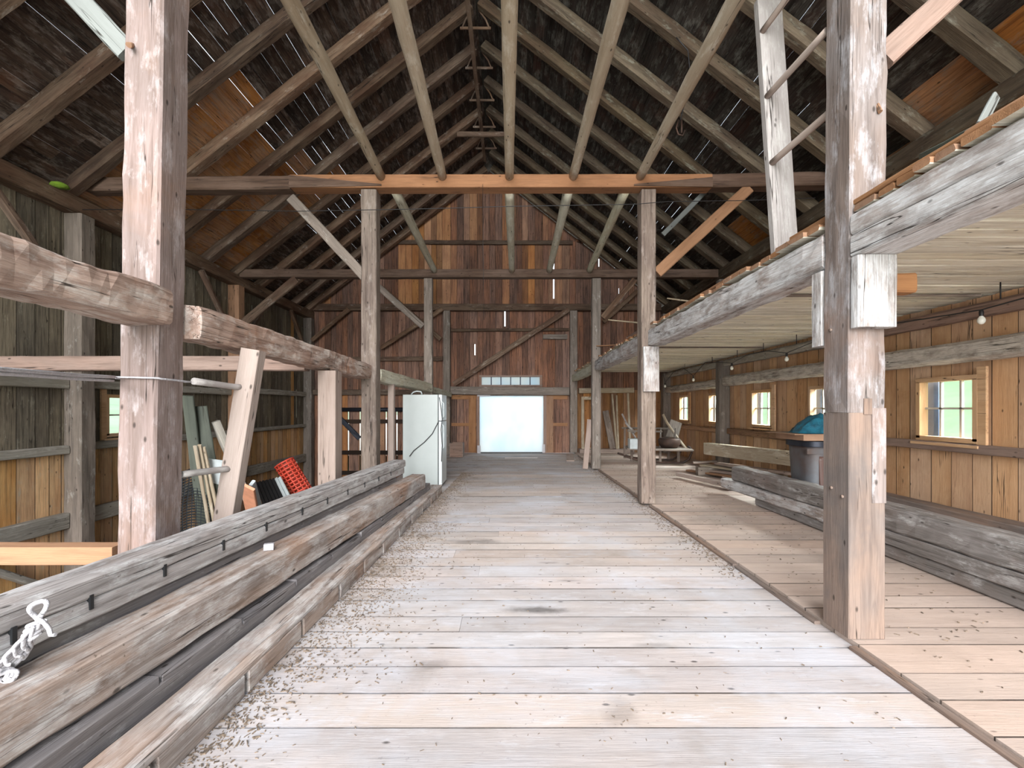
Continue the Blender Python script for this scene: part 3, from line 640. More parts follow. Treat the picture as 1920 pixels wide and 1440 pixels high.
# scarf wedges: dark tapered tongues lapping the fresh length
def wedge(xa,xb,za0,za1,zb,yy,th,mat,par):
    b=MB(); o=V(3,9,2)
    vs=[];g=[]
    for dy in (0,th):
        for x,z in ((xa,za0),(xb,zb-.012),(xb,zb+.012),(xa,za1)): vs.append(V(x,yy+dy,z)); g.append(V(x,z,dy)+o)
    fc=[(0,1,2,3),(7,6,5,4),(0,4,5,1),(1,5,6,2),(2,6,7,3),(3,7,4,0)]
    b.add(vs,fc,g,.4); b.obj('scarf_tongue',mat,par)
wedge(-3.36,-1.95,4.86,5.05,4.90,6.985,.012,M_tie,t)
wedge(3.1,1.9,4.87,5.02,4.90,6.985,.012,M_tie,t)
timber_obj('tie_beam',(XL+.27,11.11,4.74),(XR-.28,11.11,4.74),.2,.20,M_tie,'dark tie beam of the middle frame with pale poles notched on it','tie beam',rough=.009)
timber_obj('tie_beam',(XL+.27,3.03,4.98),(XR-.28,3.03,4.98),.23,.22,M_tie,'tie beam above the two massive posts, nearest frame','tie beam',rough=.009)
# ------------------------------------------------------------------ ceiling poles
for i,(a,c) in enumerate([(-1.93,-1.955),(-.98,-1.02),(0,0),(.985,.975),(2.0,1.995)]):
    pole_obj('ceiling_pole',[(a,3.02,5.11),((a+c)/2,5,5.10),(c,7.0,5.03)],.085,M_pole,'peeled ceiling pole in the near bay, '+['first counting from the fridge side','second from the fridge side','straight over the aisle','second from the loft side','first counting from the loft side'][i],'pole','peeled ceiling poles of the near bay',r1=.066,sub=.25,rough=.008)
for i,(a,c) in enumerate([(-1.80,-1.80),(.0,.06),(.93,.96),(1.83,1.92)]):
    pole_obj('ceiling_pole',[(a,7.22,4.93),(c,11.01,4.80)],.08,M_poleF,'pale ceiling pole beyond the orange tie beam, '+['alone on the fridge side','straight over the aisle','second from the loft side','first on the loft side'][i],'pole','pale ceiling poles of the middle bay',r1=.07,sub=.25,rough=.007)
# ------------------------------------------------------------------ braces of the frames
def brace(a,c,D,w,h,mat,label,name='frame_brace',**k):
    return timber_obj(name,P(*a,D),P(*c,D),w,h,mat,label,'brace',None,**k)
brace((545,376),(682,520),7.05,.05,.17,M_girtL,'grey board brace from the fresh tie beam down to the post in front of the fridge',up=(0,1,0)) if False else timber_obj('frame_brace',P(545,370,7.05),P(686,521,7.05),.05,.15,M_gpost,'grey board brace from the orange tie beam to the post before the fridge','brace')
timber_obj('frame_brace',P(1405,352,7.05),P(1232,512,7.05),.05,.17,M_fresh,'fresh orange brace between tie beam and post above the loft','brace')
timber_obj('frame_brace',P(556,523,11.05),P(452,610,11.05),.08,.20,M_rafter,'brace from the middle tie beam down to the orange wall post','brace')
timber_obj('frame_brace',P(692,522,11.1),P(793,612,11.1),.06,.15,M_gpost,'brace between the middle tie beam and the post behind the fridge','brace')
timber_obj('frame_brace',P(1190,524,11.1),P(1130,596,11.1),.06,.15,M_rafter,'brace from the middle tie beam to the post beside the leaning plank','brace')
timber_obj('frame_brace',P(1655,108,3.02),P(1840,-62,3.02),.06,.16,M_reddish,'pale brace rising from the post with the spliced foot','brace')
timber_obj('frame_brace',P(240,98,3.02),P(70,-82,3.02),.05,.14,M_steelgrey,'grey green brace rising from the post beside the rope','brace')
timber_obj('rafter_prop',P(1290,440,8.8),P(1312,362,8.2),.05,.12,M_steelgrey,'short grey board nailed slantwise to rafters above the loft','board') if False else timber_obj('nailed_board',P(1243,440,9.4),P(1322,360,9.4),.03,.10,M_steelgrey,'short grey board nailed slantwise to the rafters above the loft','board')
# ------------------------------------------------------------------ long beam, lower bay side
timber_obj('side_beam',(-2.27,.8,2.13),(-2.27,2.90,2.13),.30,.225,M_beamL,'hewn beam end butting the massive post, nearest length above the orange rail','beam',rough=.018,cham=.018,seg=.06)
timber_obj('side_beam',(-2.24,3.16,2.09),(-2.22,6.99,2.05),.25,.235,M_beamL,'hewn cracked beam between the massive post and the dark post','beam',rough=.016,cham=.018,seg=.06)
timber_obj('side_beam',(-2.13,7.25,2.02),(-1.95,11.01,1.98),.22,.21,M_poleF,'pale beam passing over the fridge','beam',rough=.01,cham=.02)
timber_obj('side_beam',(-1.98,11.24,1.96),(-1.98,15.0,1.94),.2,.16,M_poleF,'pale beam end between the fridge and the far wall','beam',rough=.01,cham=.02)
timber_obj('cross_joist',(XL+.12,5.4,2.02),(-2.38,5.4,2.02),.15,.17,M_reddish,'reddish joist crossing the lower bay below the hewn beam','joist',rough=.004)
timber_obj('orange_rail',(XL+.3,2.98,.555),(-2.53,2.98,.555),.12,.115,M_fresh,'orange rail crossing the lower bay, fixed to the massive post','rail',rough=.002,cham=.004)
# ladder of the lower bay
t=empty('side_ladder',(-2.15,3.65,0),'fixed ladder with round rungs leaning under the hewn beam','ladder')
b=MB(); b.timber((-2.36,3.66,0.),(-2.04,3.66,1.965),.15,.11,(0,1,0),rough=.002,cham=.005); b.obj('side_rail',M_pink,t)
for z,x in ((1.675,-2.12),(1.03,-2.21)):
    b=MB(); b.pole([(x-.06,3.17,z+.01),(x-.02,3.58,z-.01),(x,3.62,z-.01)],.024,rough=.003,sub=.1); b.obj('rung',M_ladder,t)
# ------------------------------------------------------------------ loft
t=empty('loft_beam',(2.26,1,2.45),'limewashed beam nearest the camera, cracked lengthwise, carrying the loft edge','beam'); t['kind']='thing'
b=MB(); b.timber((2.275,.7,2.655),(2.275,2.89,2.655),.25,.13,rough=.007,cham=.012,seg=.08); b.obj('upper_half',M_beamR,t)
b=MB(); b.timber((2.275,.7,2.518),(2.275,2.89,2.518),.25,.14,rough=.007,cham=.012,seg=.08); b.obj('lower_half',M_beamR,t)
timber_obj('loft_beam',(2.275,3.16,2.58),(2.24,6.99,2.57),.25,.25,M_beamR,'limewashed loft edge beam between the spliced post and the next post','beam',rough=.012,cham=.02,seg=.1)
timber_obj('loft_beam',(2.20,7.25,2.56),(2.16,11.01,2.52),.23,.24,M_beamR,'limewashed loft edge beam beyond the dark post','beam',rough=.012,cham=.02,seg=.12)
timber_obj('loft_beam',(2.15,11.23,2.50),(2.15,15.0,2.48),.21,.2,M_poleF,'farthest loft edge beam ending at the door bay','beam',rough=.01,cham=.02)
# deck: boards across, limed below
b=MB(); y=.4
while y<YE-.06:
    w=min(random.uniform(.11,.19),YE-.03-y); zt=2.735-.03*max(0,(y-8)/7)-.018*max(0,(y-3)/12)
    in_post=any(abs(y+w/2-q)<.2 for q in (3.02,7.12,11.12)); x0=2.42 if in_post else 2.16+random.uniform(-.05,.03)
    dz=random.uniform(-.006,.010)
    b.timber((x0,y+w/2,zt+.022+dz),(XR-.03,y+w/2,zt+.022+random.uniform(-.004,.006)),w-random.choice((.005,.009,.016,.026)),.040,rough=.010,cham=.005,seg=.22)
    y+=w
o=b.obj('loft_deck',[M_loftU,M_fresh]); me=o.data
for p in me.polygons:
    c=p.center+o.location
    if p.normal.z>-.3 and (c.x<2.35 or p.normal.z>.5): p.material_index=1
tag(o,'loft floor of narrow boards, limed cream below with orange sawn ends','loft floor',kind='structure')
# joists showing faintly and one dark gap batten
for i,y in enumerate((4.95,9.2)):
    timber_obj('deck_batten',(2.42,y,2.715),(XR-.22,y,2.715),.03,.03,M_postD,['dark batten gap across the limed loft boards near the spliced post','dark batten gap across the limed loft boards near the sleigh'][i],'batten')
# orange lumber lying along the loft edge
for i,(a,c,x,h,lab) in enumerate([(1.35,2.2,2.24,.05,'short thick orange plank on the loft edge nearest the camera'),(2.0,2.95,2.23,.035,'thin orange plank on the loft edge in front of the spliced post'),(3.15,3.6,2.26,.06,'stub of orange plank on the loft edge behind the spliced post'),(4.3,6.6,2.24,.03,'long orange plank on the loft edge beyond the ladder')]):
    timber_obj('loft_plank',(x,a,2.782+h/2),(x,c,2.782+h/2),.12,h,M_fresh,lab,'plank','orange planks on the loft edge',rough=.006,cham=.006)
# odds and ends up in the loft
timber_obj('mossy_board',P(1700,300,3.2)+V(.1,0,-.02),P(1815,235,2.5)+V(.12,0,-.02),.03,.12,M_green,'grey green board leaning behind the orange planks in the loft','board')
timber_obj('grey_lath',P(1822,236,2.7)+V(.05,0,.0),P(1852,180,2.75)+V(.05,0,0),.02,.06,M_steelgrey,'thin grey slat sticking up in the loft','board')
random.seed(21)
for i in range(9):
    y=random.uniform(7.5,12); x=random.uniform(2.7,4.4); L=random.uniform(.6,1.3); a=random.uniform(-1.2,1.2); zz=2.86+.05*i
    dx,dy=math.sin(a)*L,math.cos(a)*L
    timber_obj('scrap_board',(x,y,zz),(x+dx,y+dy,zz+random.uniform(.0,.35)),random.uniform(.1,.2),.025,random.choice([M_pole,M_girtL,M_reddish,M_fresh]),'scrap board in the untidy heap on the loft','board','scrap boards heaped on the loft',rough=.003,cham=.004)
# corbels of the loft beam
def corbel(a,c,w,d,z0,z1,lab,cat='corbel'):
    return timber_obj('corbel',a,c,w,d,M_beamR,lab,cat,None,(0,1,0),rough=.004,cham=.012,seg=.1)
corbel((2.268,2.855,2.0),(2.268,2.855,2.445),.245,.075,0,0,'limewashed block bolted beside the spliced post under the loft beam')
corbel((2.26,3.215,1.93),(2.26,3.215,2.445),.22,.12,0,0,'limewashed block behind the spliced post under the loft beam')
timber_obj('wedge_block',(2.56,3.12,2.34),(2.72,3.12,2.34),.12,.13,M_fresh,'small orange block showing behind the limewashed corbel','block')
corbel((2.15,6.955,1.75),(2.15,6.955,2.43),.24,.06,0,0,'pale block plate on the dark post under the loft beam')
# ladder to the loft and above
t=empty('loft_ladder',(2.25,3.8,2.8),'silvery fixed ladder rising from the loft edge with round rungs','ladder')
b=MB(); b.timber((2.30,3.83,2.785),(2.155,3.83,4.9),.20,.07,(0,1,0),rough=.002,cham=.006); b.obj('side_rail',M_ladder,t)
for z in (3.53,4.08,4.62):
    xr=2.22-(z-3.3)*.07
    b=MB(); b.pole([(xr-.03,3.80,z),(xr+.03,3.17,z+.03)],.025,rough=.003,sub=.1); b.obj('rung',M_rung,t)
# ------------------------------------------------------------------ timber pile along the aisle
def pileT(a,c,w,h,zb,mat,label,notches=None,**k):
    """a,c = (x of the aisle-side face, y); zb bottom"""
    b=MB(); 
    A=V(a[0]-w/2,a[1],zb+h/2); C=V(c[0]-w/2,c[1],(k.pop('zb1',zb))+h/2)
    b.timber(A,C,w,h,rough=.007,cham=.014,seg=.10,**k)
    return tag(b.obj('old_timber',mat),label,'timber','old timbers piled beside the aisle','thing')
def notched(name,a,c,w,h,zb,mat,label,ys,nw,nd,group=None,top=False):
    """timber whose aisle face (or top) carries mortise notches: built as a core plus face blocks between notches, one mesh"""
    b=MB(); y0,y1=a[1],c[1]; X=lambda y:a[0]+(c[0]-a[0])*(y-y0)/(y1-y0)
    rnd=.5
    if not top:
        b.timber((X(y0)-w/2-nd/2,y0,zb+h/2),(X(y1)-w/2-nd/2,y1,zb+h/2),w-nd,h,rough=.004,cham=.008,seg=.1,rnd=rnd)
        b.timber((X(y0)-nd/2-.004,y0,zb+h*.86),(X(y1)-nd/2-.004,y1,zb+h*.86),nd+.004,h*.28,rough=.006,cham=.012,seg=.1,rnd=rnd)
        e=[y0]+[q for y in ys for q in (y-nw/2,y+nw/2)]+[y1]
        for p,q in zip(e[0::2],e[1::2]):
            if q-p>.03: b.timber((X(p)-nd/2-.002,p,zb+h*.38),(X(q)-nd/2-.002,q,zb+h*.38),nd+.002,h*.74,rough=.003,cham=.005,seg=.1,rnd=rnd)
    else:
        b.timber((X(y0)-w/2,y0,zb+(h-nd)/2),(X(y1)-w/2,y1,zb+(h-nd)/2),w,h-nd,rough=.004,cham=.008,seg=.1,rnd=rnd)
        e=[y0]+[q for y in ys for q in (y-nw/2,y+nw/2)]+[y1]
        for p,q in zip(e[0::2],e[1::2]):
            dz=random.uniform(-.028,.004); (b.timber((X(p)-w/2,p,zb+h-nd/2-.004+dz),(X(q)-w/2,q,zb+h-nd/2-.004+dz),w,nd+.008,rough=.004,cham=.004,seg=.1,rnd=rnd) if q-p>.03 else None)
    return tag(b.obj(name,mat),label,'timber',group,'thing')
G='old timbers piled beside the aisle'
notched('old_timber',(-1.42,.9),(-1.18,8.05),.21,.155,0,M_brownt,'lowest notched timber of the pile, lying at the aisle edge',[1.80,2.40,3.0,3.6,4.15,4.7,5.3,5.9,6.5,7.1,7.6],.045,.055,G)
notched('old_timber',(-1.70,.9),(-1.31,7.6),.17,.262,0,M_darkt,'narrow charcoal timber with stepped notches between two bigger ones',[2.15,2.75,3.35,3.95,4.6,5.2,5.9,6.6],.022,.05,G,top=True)
pileT((-1.76,.9),(-1.31,7.15),.225,.222,.272,M_brownt,'broad brown timber on the middle of the pile, stained and cracked',zb1=.25)
tag(bpy.context.scene.objects[-1] if False else COL.objects[-1])
b=MB()
b.timber((-2.05,.9,.698),(-1.625,6.75,.690),.20,.098,rough=.006,cham=.010,seg=.08,rnd=.55)
b.timber((-2.053,.9,.598),(-1.628,6.70,.592),.196,.094,rough=.006,cham=.008,seg=.08,rnd=.5)
for k,y in enumerate((1.75,2.05,2.45,2.9,3.35,3.85,4.3,4.75,5.2,5.65,6.1)):
    x=-1.95+(y-.9)*.0726; b.box((x-.006,y,.60),(x-.006,y,.665),.016,.018,up=(0,1,0),mi=1,rnd=.1)
tag(b.obj('old_timber',[M_greyt,M_gasket]),'topmost pale grey timber of the pile, cracked along its middle, rope over it','timber',G,'thing')
pileT((-1.885,.9),(-1.50,6.6),.22,.262,0,M_greyt,'lowest inner timber of the pile under the broad brown one')
pileT((-2.0,1.0),(-1.57,6.4),.15,.265,.272,M_darkt,'dark packing timber under the topmost grey timber')
b=MB(); q=P(503,1029,3.26); b.timber(q+V(-.03,0,.012),q+V(.03,.02,.012),.045,.045,rough=.002,cham=.004); tag(b.obj('white_cube',M_rope),'small white plastic cube lying on the broad brown timber','plastic piece')
b=MB(); b.timber(P(678,940,6.1)+V(0,0,.0),P(708,931,6.1),.08,.05); o=tag(b.obj('broken_block',M_fresh),'small broken reddish block lying on the brown timber','block')
# rope hank on the pile
t=empty('rope_hank',(-1.9,1.8,.55),'knotted hank of white rope hanging over the topmost timber','rope')
b=MB(); random.seed(3)
def loop(cx,cz,rx,rz,y,ang,n=26,ph=0,part=1.0):
    pts=[]
    for i in range(int(n*part)+1):
        a=2*math.pi*i/n+ph; u=math.cos(a)*rx*(1+.06*math.sin(3*a)); v=math.sin(a)*rz
        x=u*math.cos(ang)-v*math.sin(ang); z=u*math.sin(ang)+v*math.cos(ang)
        pts.append((cx,cz,x,z,y+.012*math.sin(2*a+ang*3)))
    return [P(CX,CY,1)*0+V(p[0]+p[2],p[4],p[1]+p[3]) for p in pts]
Dr=1.72
def PR(px,py,d=0): return P(px,py,Dr+d)
N=30
for k in range(9):
    pts=[]; ph=2*math.pi*k/9
    for i in range(N+1):
        f=i/N; q=PR(80-66*f,1168+88*f); r=.018+.058*f**.7+.012*math.sin(9*f+k); an=ph+f*3.0
        dx,dz=.80,.60   # across the hank
        pts.append(q+V(dx*math.cos(an)*r,-.02+math.sin(an)*r*.55,dz*math.cos(an)*r))
    b.pole(pts,.0070,rough=.0012,seg=8)
for k in range(3):
    c=PR(12+k*5,1258+k*4); b.pole(loop(c.x,c.z,.032,.024,c.y-.02,-.5+.4*k),.0085,rough=.001,seg=8,cap=False)
b.obj('coil',M_rope,t)
b=MB(); c=PR(72,1146); b.pole(loop(c.x,c.z,.024,.036,c.y,-.25),.009,rough=.001,seg=8,cap=False)
b.pole([PR(72,1160,-.04),PR(84,1168,-.04),PR(92,1178,-.04),PR(95,1190,-.03),PR(104,1190,-.03)],.0075,seg=8,sub=.02)
for i in range(3):
    q=PR(74-i*4,1170+i*9); b.pole(loop(q.x,q.z,.026,.010,q.y-.015,.3),.0085,rough=.001,seg=8,cap=False)
b.obj('knot',M_rope,t)
# rope tied round the massive post
b=MB()
b.pole([P(-60,688,1.6),P(60,697,2.0),P(150,704,2.5),P(214,707,2.87)],.010,seg=8,sub=.1,rough=.001)
b.pole([P(-60,697,1.6),P(60,704,2.0),P(150,711,2.5),P(212,714,2.87)],.008,seg=8,sub=.1,rough=.001)
b.pole([P(212,707,2.885),P(260,708,2.885),P(296,709,2.89),(-2.205,2.91,1.685),(-2.2,3.165,1.68),(-2.48,3.17,1.68),(-2.49,2.9,1.69)],.006,seg=8,sub=.05,rough=.001)
tag(b.obj('tied_rope',M_rope),'white rope stretched and tied around the massive hewn post','rope')
# ------------------------------------------------------------------ timbers under the loft
G2='old timbers lying under the loft'
timber_obj('old_timber',(3.80,1.6,.43),(3.80,7.6,.42),.24,.235,M_stack,'topmost grey timber of the stack lying under the loft, frosted top edge','timber',G2,rough=.012,cham=.02,seg=.1)
notched('old_timber',(3.90,1.6),(3.90,5.0),.22,.135,.17,M_stack,'middle timber of the loft stack, nearest length with a notch','' and [] or [3.45,4.55],.05,.04,G2)
timber_obj('old_timber',(3.79,5.05,.235),(3.72,7.85,.225),.22,.15,M_beamR,'whitewashed middle timber of the loft stack with a slanting end','timber',G2,rough=.012,cham=.02,seg=.1)
timber_obj('old_timber',(3.81,1.6,.10),(3.81,6.9,.10),.22,.12,M_stack,'bottom plank timber of the loft stack','timber',G2,rough=.006)
# lumber near the bin
lum=[((1325,841,10.3),(1505,862,7.9),.16,.26,M_pole,'broad_beam','long broad pale beam resting by the windows beyond the bin'),
     ((1345,869,10.0),(1520,893,7.6),.16,.05,M_pink,'loose_plank','pinkish plank lying just below the broad pale beam'),
     ((1300,868,11.3),(1420,858,11.0),.14,.04,M_pink,'loose_plank','short plank lying crosswise near the sleigh'),
     ((1318,872,10.2),(1470,893,8.4),.20,.04,M_pole,'loose_plank','wide pale plank in the middle of the loose lumber'),
     ((1310,880,10.2),(1500,902,8.0),.14,.045,M_pink,'loose_plank','lower pinkish plank in the loose lumber'),
     ((1290,882,10.4),(1390,896,9.0),.12,.04,M_fresh,'loose_plank','orange plank sticking out of the loose lumber toward the sleigh'),
     ((1272,889,9.6),(1375,911,8.1),.13,.07,M_pink,'loose_plank','pinkish plank ending beside the whitewashed timber'),
     ((1430,862,9.4),(1535,880,7.5),.13,.03,M_fresh,'loose_plank','fresh plank half hidden beyond the bin')]
for i,(a,c,w,h,m,nm,lab) in enumerate(lum):
    timber_obj(nm,P(*a),P(*c),w,h,m,lab,'lumber','loose lumber under the loft',rough=.003,cham=.006)
for k,(x,y) in enumerate(((4.55,9.9),(4.9,8.4))):
    timber_obj('lumber_block',(x-.5,y,.13),(x+.25,y,.13),.14,.19,M_gpost,['block propping the far end of the broad pale beam','block propping the near end of the broad pale beam'][k],'block')
# ------------------------------------------------------------------ bin with box and tarp
t=empty('trash_bin',(4.25,6.3,.035),'grey and brown lidded bin behind the spliced post','bin')
def frustum(b,c,w0,d0,w1,d1,z0,z1,seg=28,ex=5,mi=0):
    prof=[]
    N=12
    for i in range(N+1):
        f=i/N; prof.append((w0+(w1-w0)*f,d0+(d1-d0)*f,z0+(z1-z0)*f))
    vs=[];g=[]
    for (w,d,z) in prof:
        for j in range(seg):
            th=2*math.pi*j/seg; ct,st=math.cos(th),math.sin(th); r=(abs(ct)**ex+abs(st)**ex)**(-1/ex)
            vs.append(V(c[0]+r*ct*w/2,c[1]+r*st*d/2,z)); g.append(V(z,r*ct*w/2,r*st*d/2))
    fs=[]
    for i in range(N):
        for j in range(seg): x=i*seg+j;y=i*seg+(j+1)%seg; fs.append((x,y,y+seg,x+seg))
    fs.append(tuple(range(seg-1,-1,-1))); fs.append(tuple(N*seg+j for j in range(seg)))
    b.add(vs,fs,g,.5,0,None,1,mi,True)
b=MB(); frustum(b,(4.25,6.3),.50,.46,.60,.56,.035,1.0); b.obj('body',M_bin,t)
b=MB(); frustum(b,(4.25,6.3),.66,.62,.66,.62,.985,1.06); b.obj('rim',M_dkmetal,t)
b=MB(); frustum(b,(4.28,6.05),.36,.05,.42,.05,.2,.86); b.obj('front_panel',M_binb,t)
b=MB(); b.box((3.90,6.02,.93),(4.6,6.02,.93),.03,.07); b.obj('handle',M_bin,t)
b=MB(); b.box((3.83,6.28,1.115),(4.68,6.28,1.115),.62,.085); b.box((3.70,6.28,1.155),(4.82,6.28,1.155),.66,.008); tag(b.obj('flat_carton',M_card),'flat brown carton lying on the bin','carton')
bm=MB(); N=22; vs=[];g=[];fs=[]; random.seed(5)
for i in range(N+1):
    for j in range(N+1):
        u=i/N*2-1;v=j/N*2-1; r=math.hypot(u,v); z=max(0,(1-min(1,r)**2.2))*.24
        z+= (mn.noise(Vector((u*3.1,v*3.4,2)))*.06+mn.noise(Vector((u*9,v*8,4)))*.03)*(z>0)
        vs.append(V(4.27+u*.40,6.28+v*.28,1.163+max(0,z))); g.append(V(u,v,z))
for i in range(N):
    for j in range(N): a=i*(N+1)+j; fs.append((a,a+N+1,a+N+2,a+1))
bm.add(vs,fs,g,.5,smooth=True); tag(bm.obj('blue_tarp',M_tarp),'crumpled dark blue tarp heaped on the flat carton','tarp')
# ------------------------------------------------------------------ fridge
t=empty('refrigerator',(-1.65,8.95,0),'pale grey two-door refrigerator standing at the aisle edge','refrigerator')
fx0,fx1=-2.0,-1.34; fy0,fy1=8.6,9.25; fz=1.75
b=MB(); b.timber(((fx0+fx1)/2,(fy0+fy1)/2,.03),((fx0+fx1)/2,(fy0+fy1)/2,fz),fx1-fx0,fy1-fy0,(0,1,0),rough=0,cham=.008,seg=3); b.obj('body',M_side,t)
b=MB(); b.box((fx1+.006,(fy0+fy1)/2,.06),(fx1+.006,(fy0+fy1)/2,fz-.01),.014,fy1-fy0-.02,(0,1,0)); b.obj('gasket',M_gasket,t)
for nm,z0,z1 in (('freezer_door',1.262,fz),('fridge_door',.06,1.245)):
    b=MB(); b.timber((fx1+.043,(fy0+fy1)/2+.01,z0),(fx1+.043,(fy0+fy1)/2+.01,z1),.06,fy1-fy0+.01,(0,1,0),rough=0,cham=.012,seg=3); d=b.obj(nm,M_white,t)
    hz=(1.30,1.62) if z0>1 else (.72,1.2)
    b=MB(); hx=fx1+.10; b.pole([(fx1+.07,fy0+.06,hz[0]),(hx,fy0+.06,hz[0]+.04),(hx,fy0+.06,hz[1]-.04),(fx1+.07,fy0+.06,hz[1])],.012,seg=8,rough=0); b.obj('handle',M_ltgrey,d)
b=MB(); b.pole([(fx1+.012,fy0-.012,1.24),(fx1-.1,fy0-.02,1.02),(fx1-.25,fy0-.02,.86),(fx1-.45,fy0-.03,.70),(-1.86,fy0-.05,.60)],.008,seg=8,sub=.06,rough=0)
b.pole([(fx1+.03,fy0-.01,1.70),(fx1+.06,fy0-.02,1.5),(fx1+.085,fy0-.02,1.3),(fx1+.06,fy0-.02,1.1),(fx1+.085,fy0-.02,.8),(fx1+.07,fy0-.02,.5)],.007,seg=8,sub=.06,rough=0); b.obj('power_cord',M_black,t)
b=MB(); b.pole([(-1.86,8.7,1.76),(-1.82,8.7,1.80),(-1.76,8.72,1.82),(-1.68,8.72,1.81),(-1.66,8.72,1.76)],.012,seg=8,rough=0); b.obj('hinge_loop',M_ltgrey,t)
# wooden crate
t=empty('wooden_crate',(-1.45,13.9,0),'small open wooden crate beside the far doorway','crate')
cx0,cx1,cy0,cy1=-1.80,-1.42,13.9,14.4
for nm,p0,p1,w,h in (('front_board',(cx0,cy0,.22),(cx1,cy0,.22),.025,.42),('back_board',(cx0,cy1,.22),(cx1,cy1,.22),.025,.42),('side_board',(cx0,cy0+.02,.22),(cx0,cy1-.02,.22),.025,.42),('side_board',(cx1,cy0+.02,.22),(cx1,cy1-.02,.22),.025,.42),('bottom_board',(cx0,(cy0+cy1)/2,.03),(cx1,(cy0+cy1)/2,.03),cy1-cy0-.03,.02)):
    b=MB(); b.box(p0,p1,w,h); b.obj(nm,M_reddish if nm!='side_board' else M_pink,t)
timber_obj('floor_plank',(-.15,13.75,.013),(.85,13.82,.013),.12,.025,M_ladder,'pale plank lying loose before the far doorway','plank',rough=.002,cham=.003)
timber_obj('floor_plank',(1.72,12.9,.013),(1.97,15.0,.013),.22,.025,M_pink,'pink plank lying along the raised edge by the far doorway','plank',rough=.002,cham=.003)
# leaning plank by the far post and door casings on the end wall
timber_obj('leaning_plank',(1.86,11.25,.01),(1.975,11.24,1.22),.13,.03,M_pink,'plank leaning against the grey post near the far doorway','plank',up=(0,1,0),rough=.002,cham=.003)
t=empty('door_casing',(X15(1100),14.9,.1),'tall empty door frame leaning on the end wall under the loft','frame')
for a,c in ((1089,1108),):
    yy=14.88
    for px in (a,c):
        b=MB(); b.box((X15(px),yy,.18),(X15(px),yy+.05,1.78),.09,.05,up=(0,1,0)); b.obj('stile',M_pole,t)
    b=MB(); b.box((X15(a)-.04,yy+.05,1.82),(X15(c)+.04,yy+.05,1.82),.05,.10); b.obj('head',M_pole,t)
    b=MB(); b.box((X15(a)-.04,yy,.16),(X15(c)+.04,yy,.16),.05,.10); b.obj('foot_rail',M_pole,t)
timber_obj('wall_step',(X15(1082),14.85,.11),(X15(1180),14.85,.11),.34,.14,M_pink,'low pale step along the end wall under the loft','step')
for i,(a,c,m,lab,w) in enumerate([((1143,740),(1149,832),M_pole,'slim pale pole leaning at the end wall, one of two',.06),((1151,742),(1152,832),M_pole,'slim pale pole leaning beside the slanted black boards',.06),((1131,770),(1142,834),M_postD,'slanted black board leaning on the end wall',.20),((1172,738),(1174,815),M_pole,'short pale stud on the end wall behind the sleigh',.07)]):
    timber_obj('leaning_pole',(X15(c[0]),14.72+.02*i,.19),(X15(a[0]),14.93,Z15(a[1])),w,.05,m,lab,'pole',up=(0,1,0),rough=.006)
# ------------------------------------------------------------------ sleigh
t=empty('work_sleigh',(4.0,12.2,.035),'old wooden work sleigh with curved iron runners','sleigh')
SY=12.15
def SP(px,py,dy=0): return P(px,py,SY+dy)
for dy in (0,.75):
    b=MB(); pts=[]
    base=[(1173,856),(1200,864),(1240,871),(1262,873),(1278,870),(1288,860),(1293,848),(1292,840),(1286,836)]
    zf=.07
    for px,py in base:
        p=P(px,py,SY); pts.append(V(p.x,SY+dy-(p.x-4)*.18,max(p.z,.06)))
    b.pole(pts,.028,seg=8,sub=.08,rough=.003); b.obj('runner',M_iron,t)
    for px in (1187,1238,1270):
        p=P(px,860,SY); b=MB(); b.timber((p.x,SY+dy-(p.x-4)*.18,.08),(p.x,SY+dy-(p.x-4)*.18,.40),.07,.05,(0,1,0)); b.obj('strut',M_postD,t)
b=MB(); b.timber((3.15,SY+.2,.43),(4.75,SY-.1,.42),.9,.05,rough=.006); b.obj('deck',M_postD,t)
b=MB()
b.timber((3.1,SY+.5,.95),(4.35,SY+.1,.95),.05,.05); b.timber((3.1,SY-.1,.9),(4.0,SY-.15,.88),.04,.05)
for x in (3.12,3.5,4.0,4.35): b.timber((x,SY+.3-(x-3.1)*.3,.44),(x+.02,SY+.3-(x-3.1)*.3,.97),.04,.04,(0,1,0))
b.obj('side_rack',M_gpost,t)
b=MB(); b.pole([SP(1243,777),SP(1250,792),SP(1270,820),SP(1290,846)],.032,seg=8,sub=.1); b.obj('drawbar',M_pole,t)
b=MB(); b.pole([SP(1166,776,.1),SP(1176,795,.1),SP(1192,822,.1)],.022,seg=8,sub=.1); b.pole([SP(1173,792,.05),SP(1190,812,.05)],.03,seg=8); b.obj('shaft',M_ladder,t)
b=MB(); b.timber(SP(1258,826,.5),SP(1268,790,.65),.34,.03,(0,1,0)); b.obj('slatted_back',M_gpost,t)
b=MB(); c=V(4.22,SY-.05,.45); b.lathe(c,[(0,0),(.20,0),(.27,.10),(.28,.22),(.24,.27),(.21,.24),(.19,.05),(0,.04)],18); tag(b.obj('kettle',M_iron),'round black iron kettle sitting on the sleigh','kettle')
b=MB(); b.timber((3.12,SY-.18,.57),(3.46,SY-.2,.57),.30,.26,rough=0,cham=.01,seg=2); tag(b.obj('cooler_box',M_ltgrey),'pale blue grey box on the end of the sleigh','box')
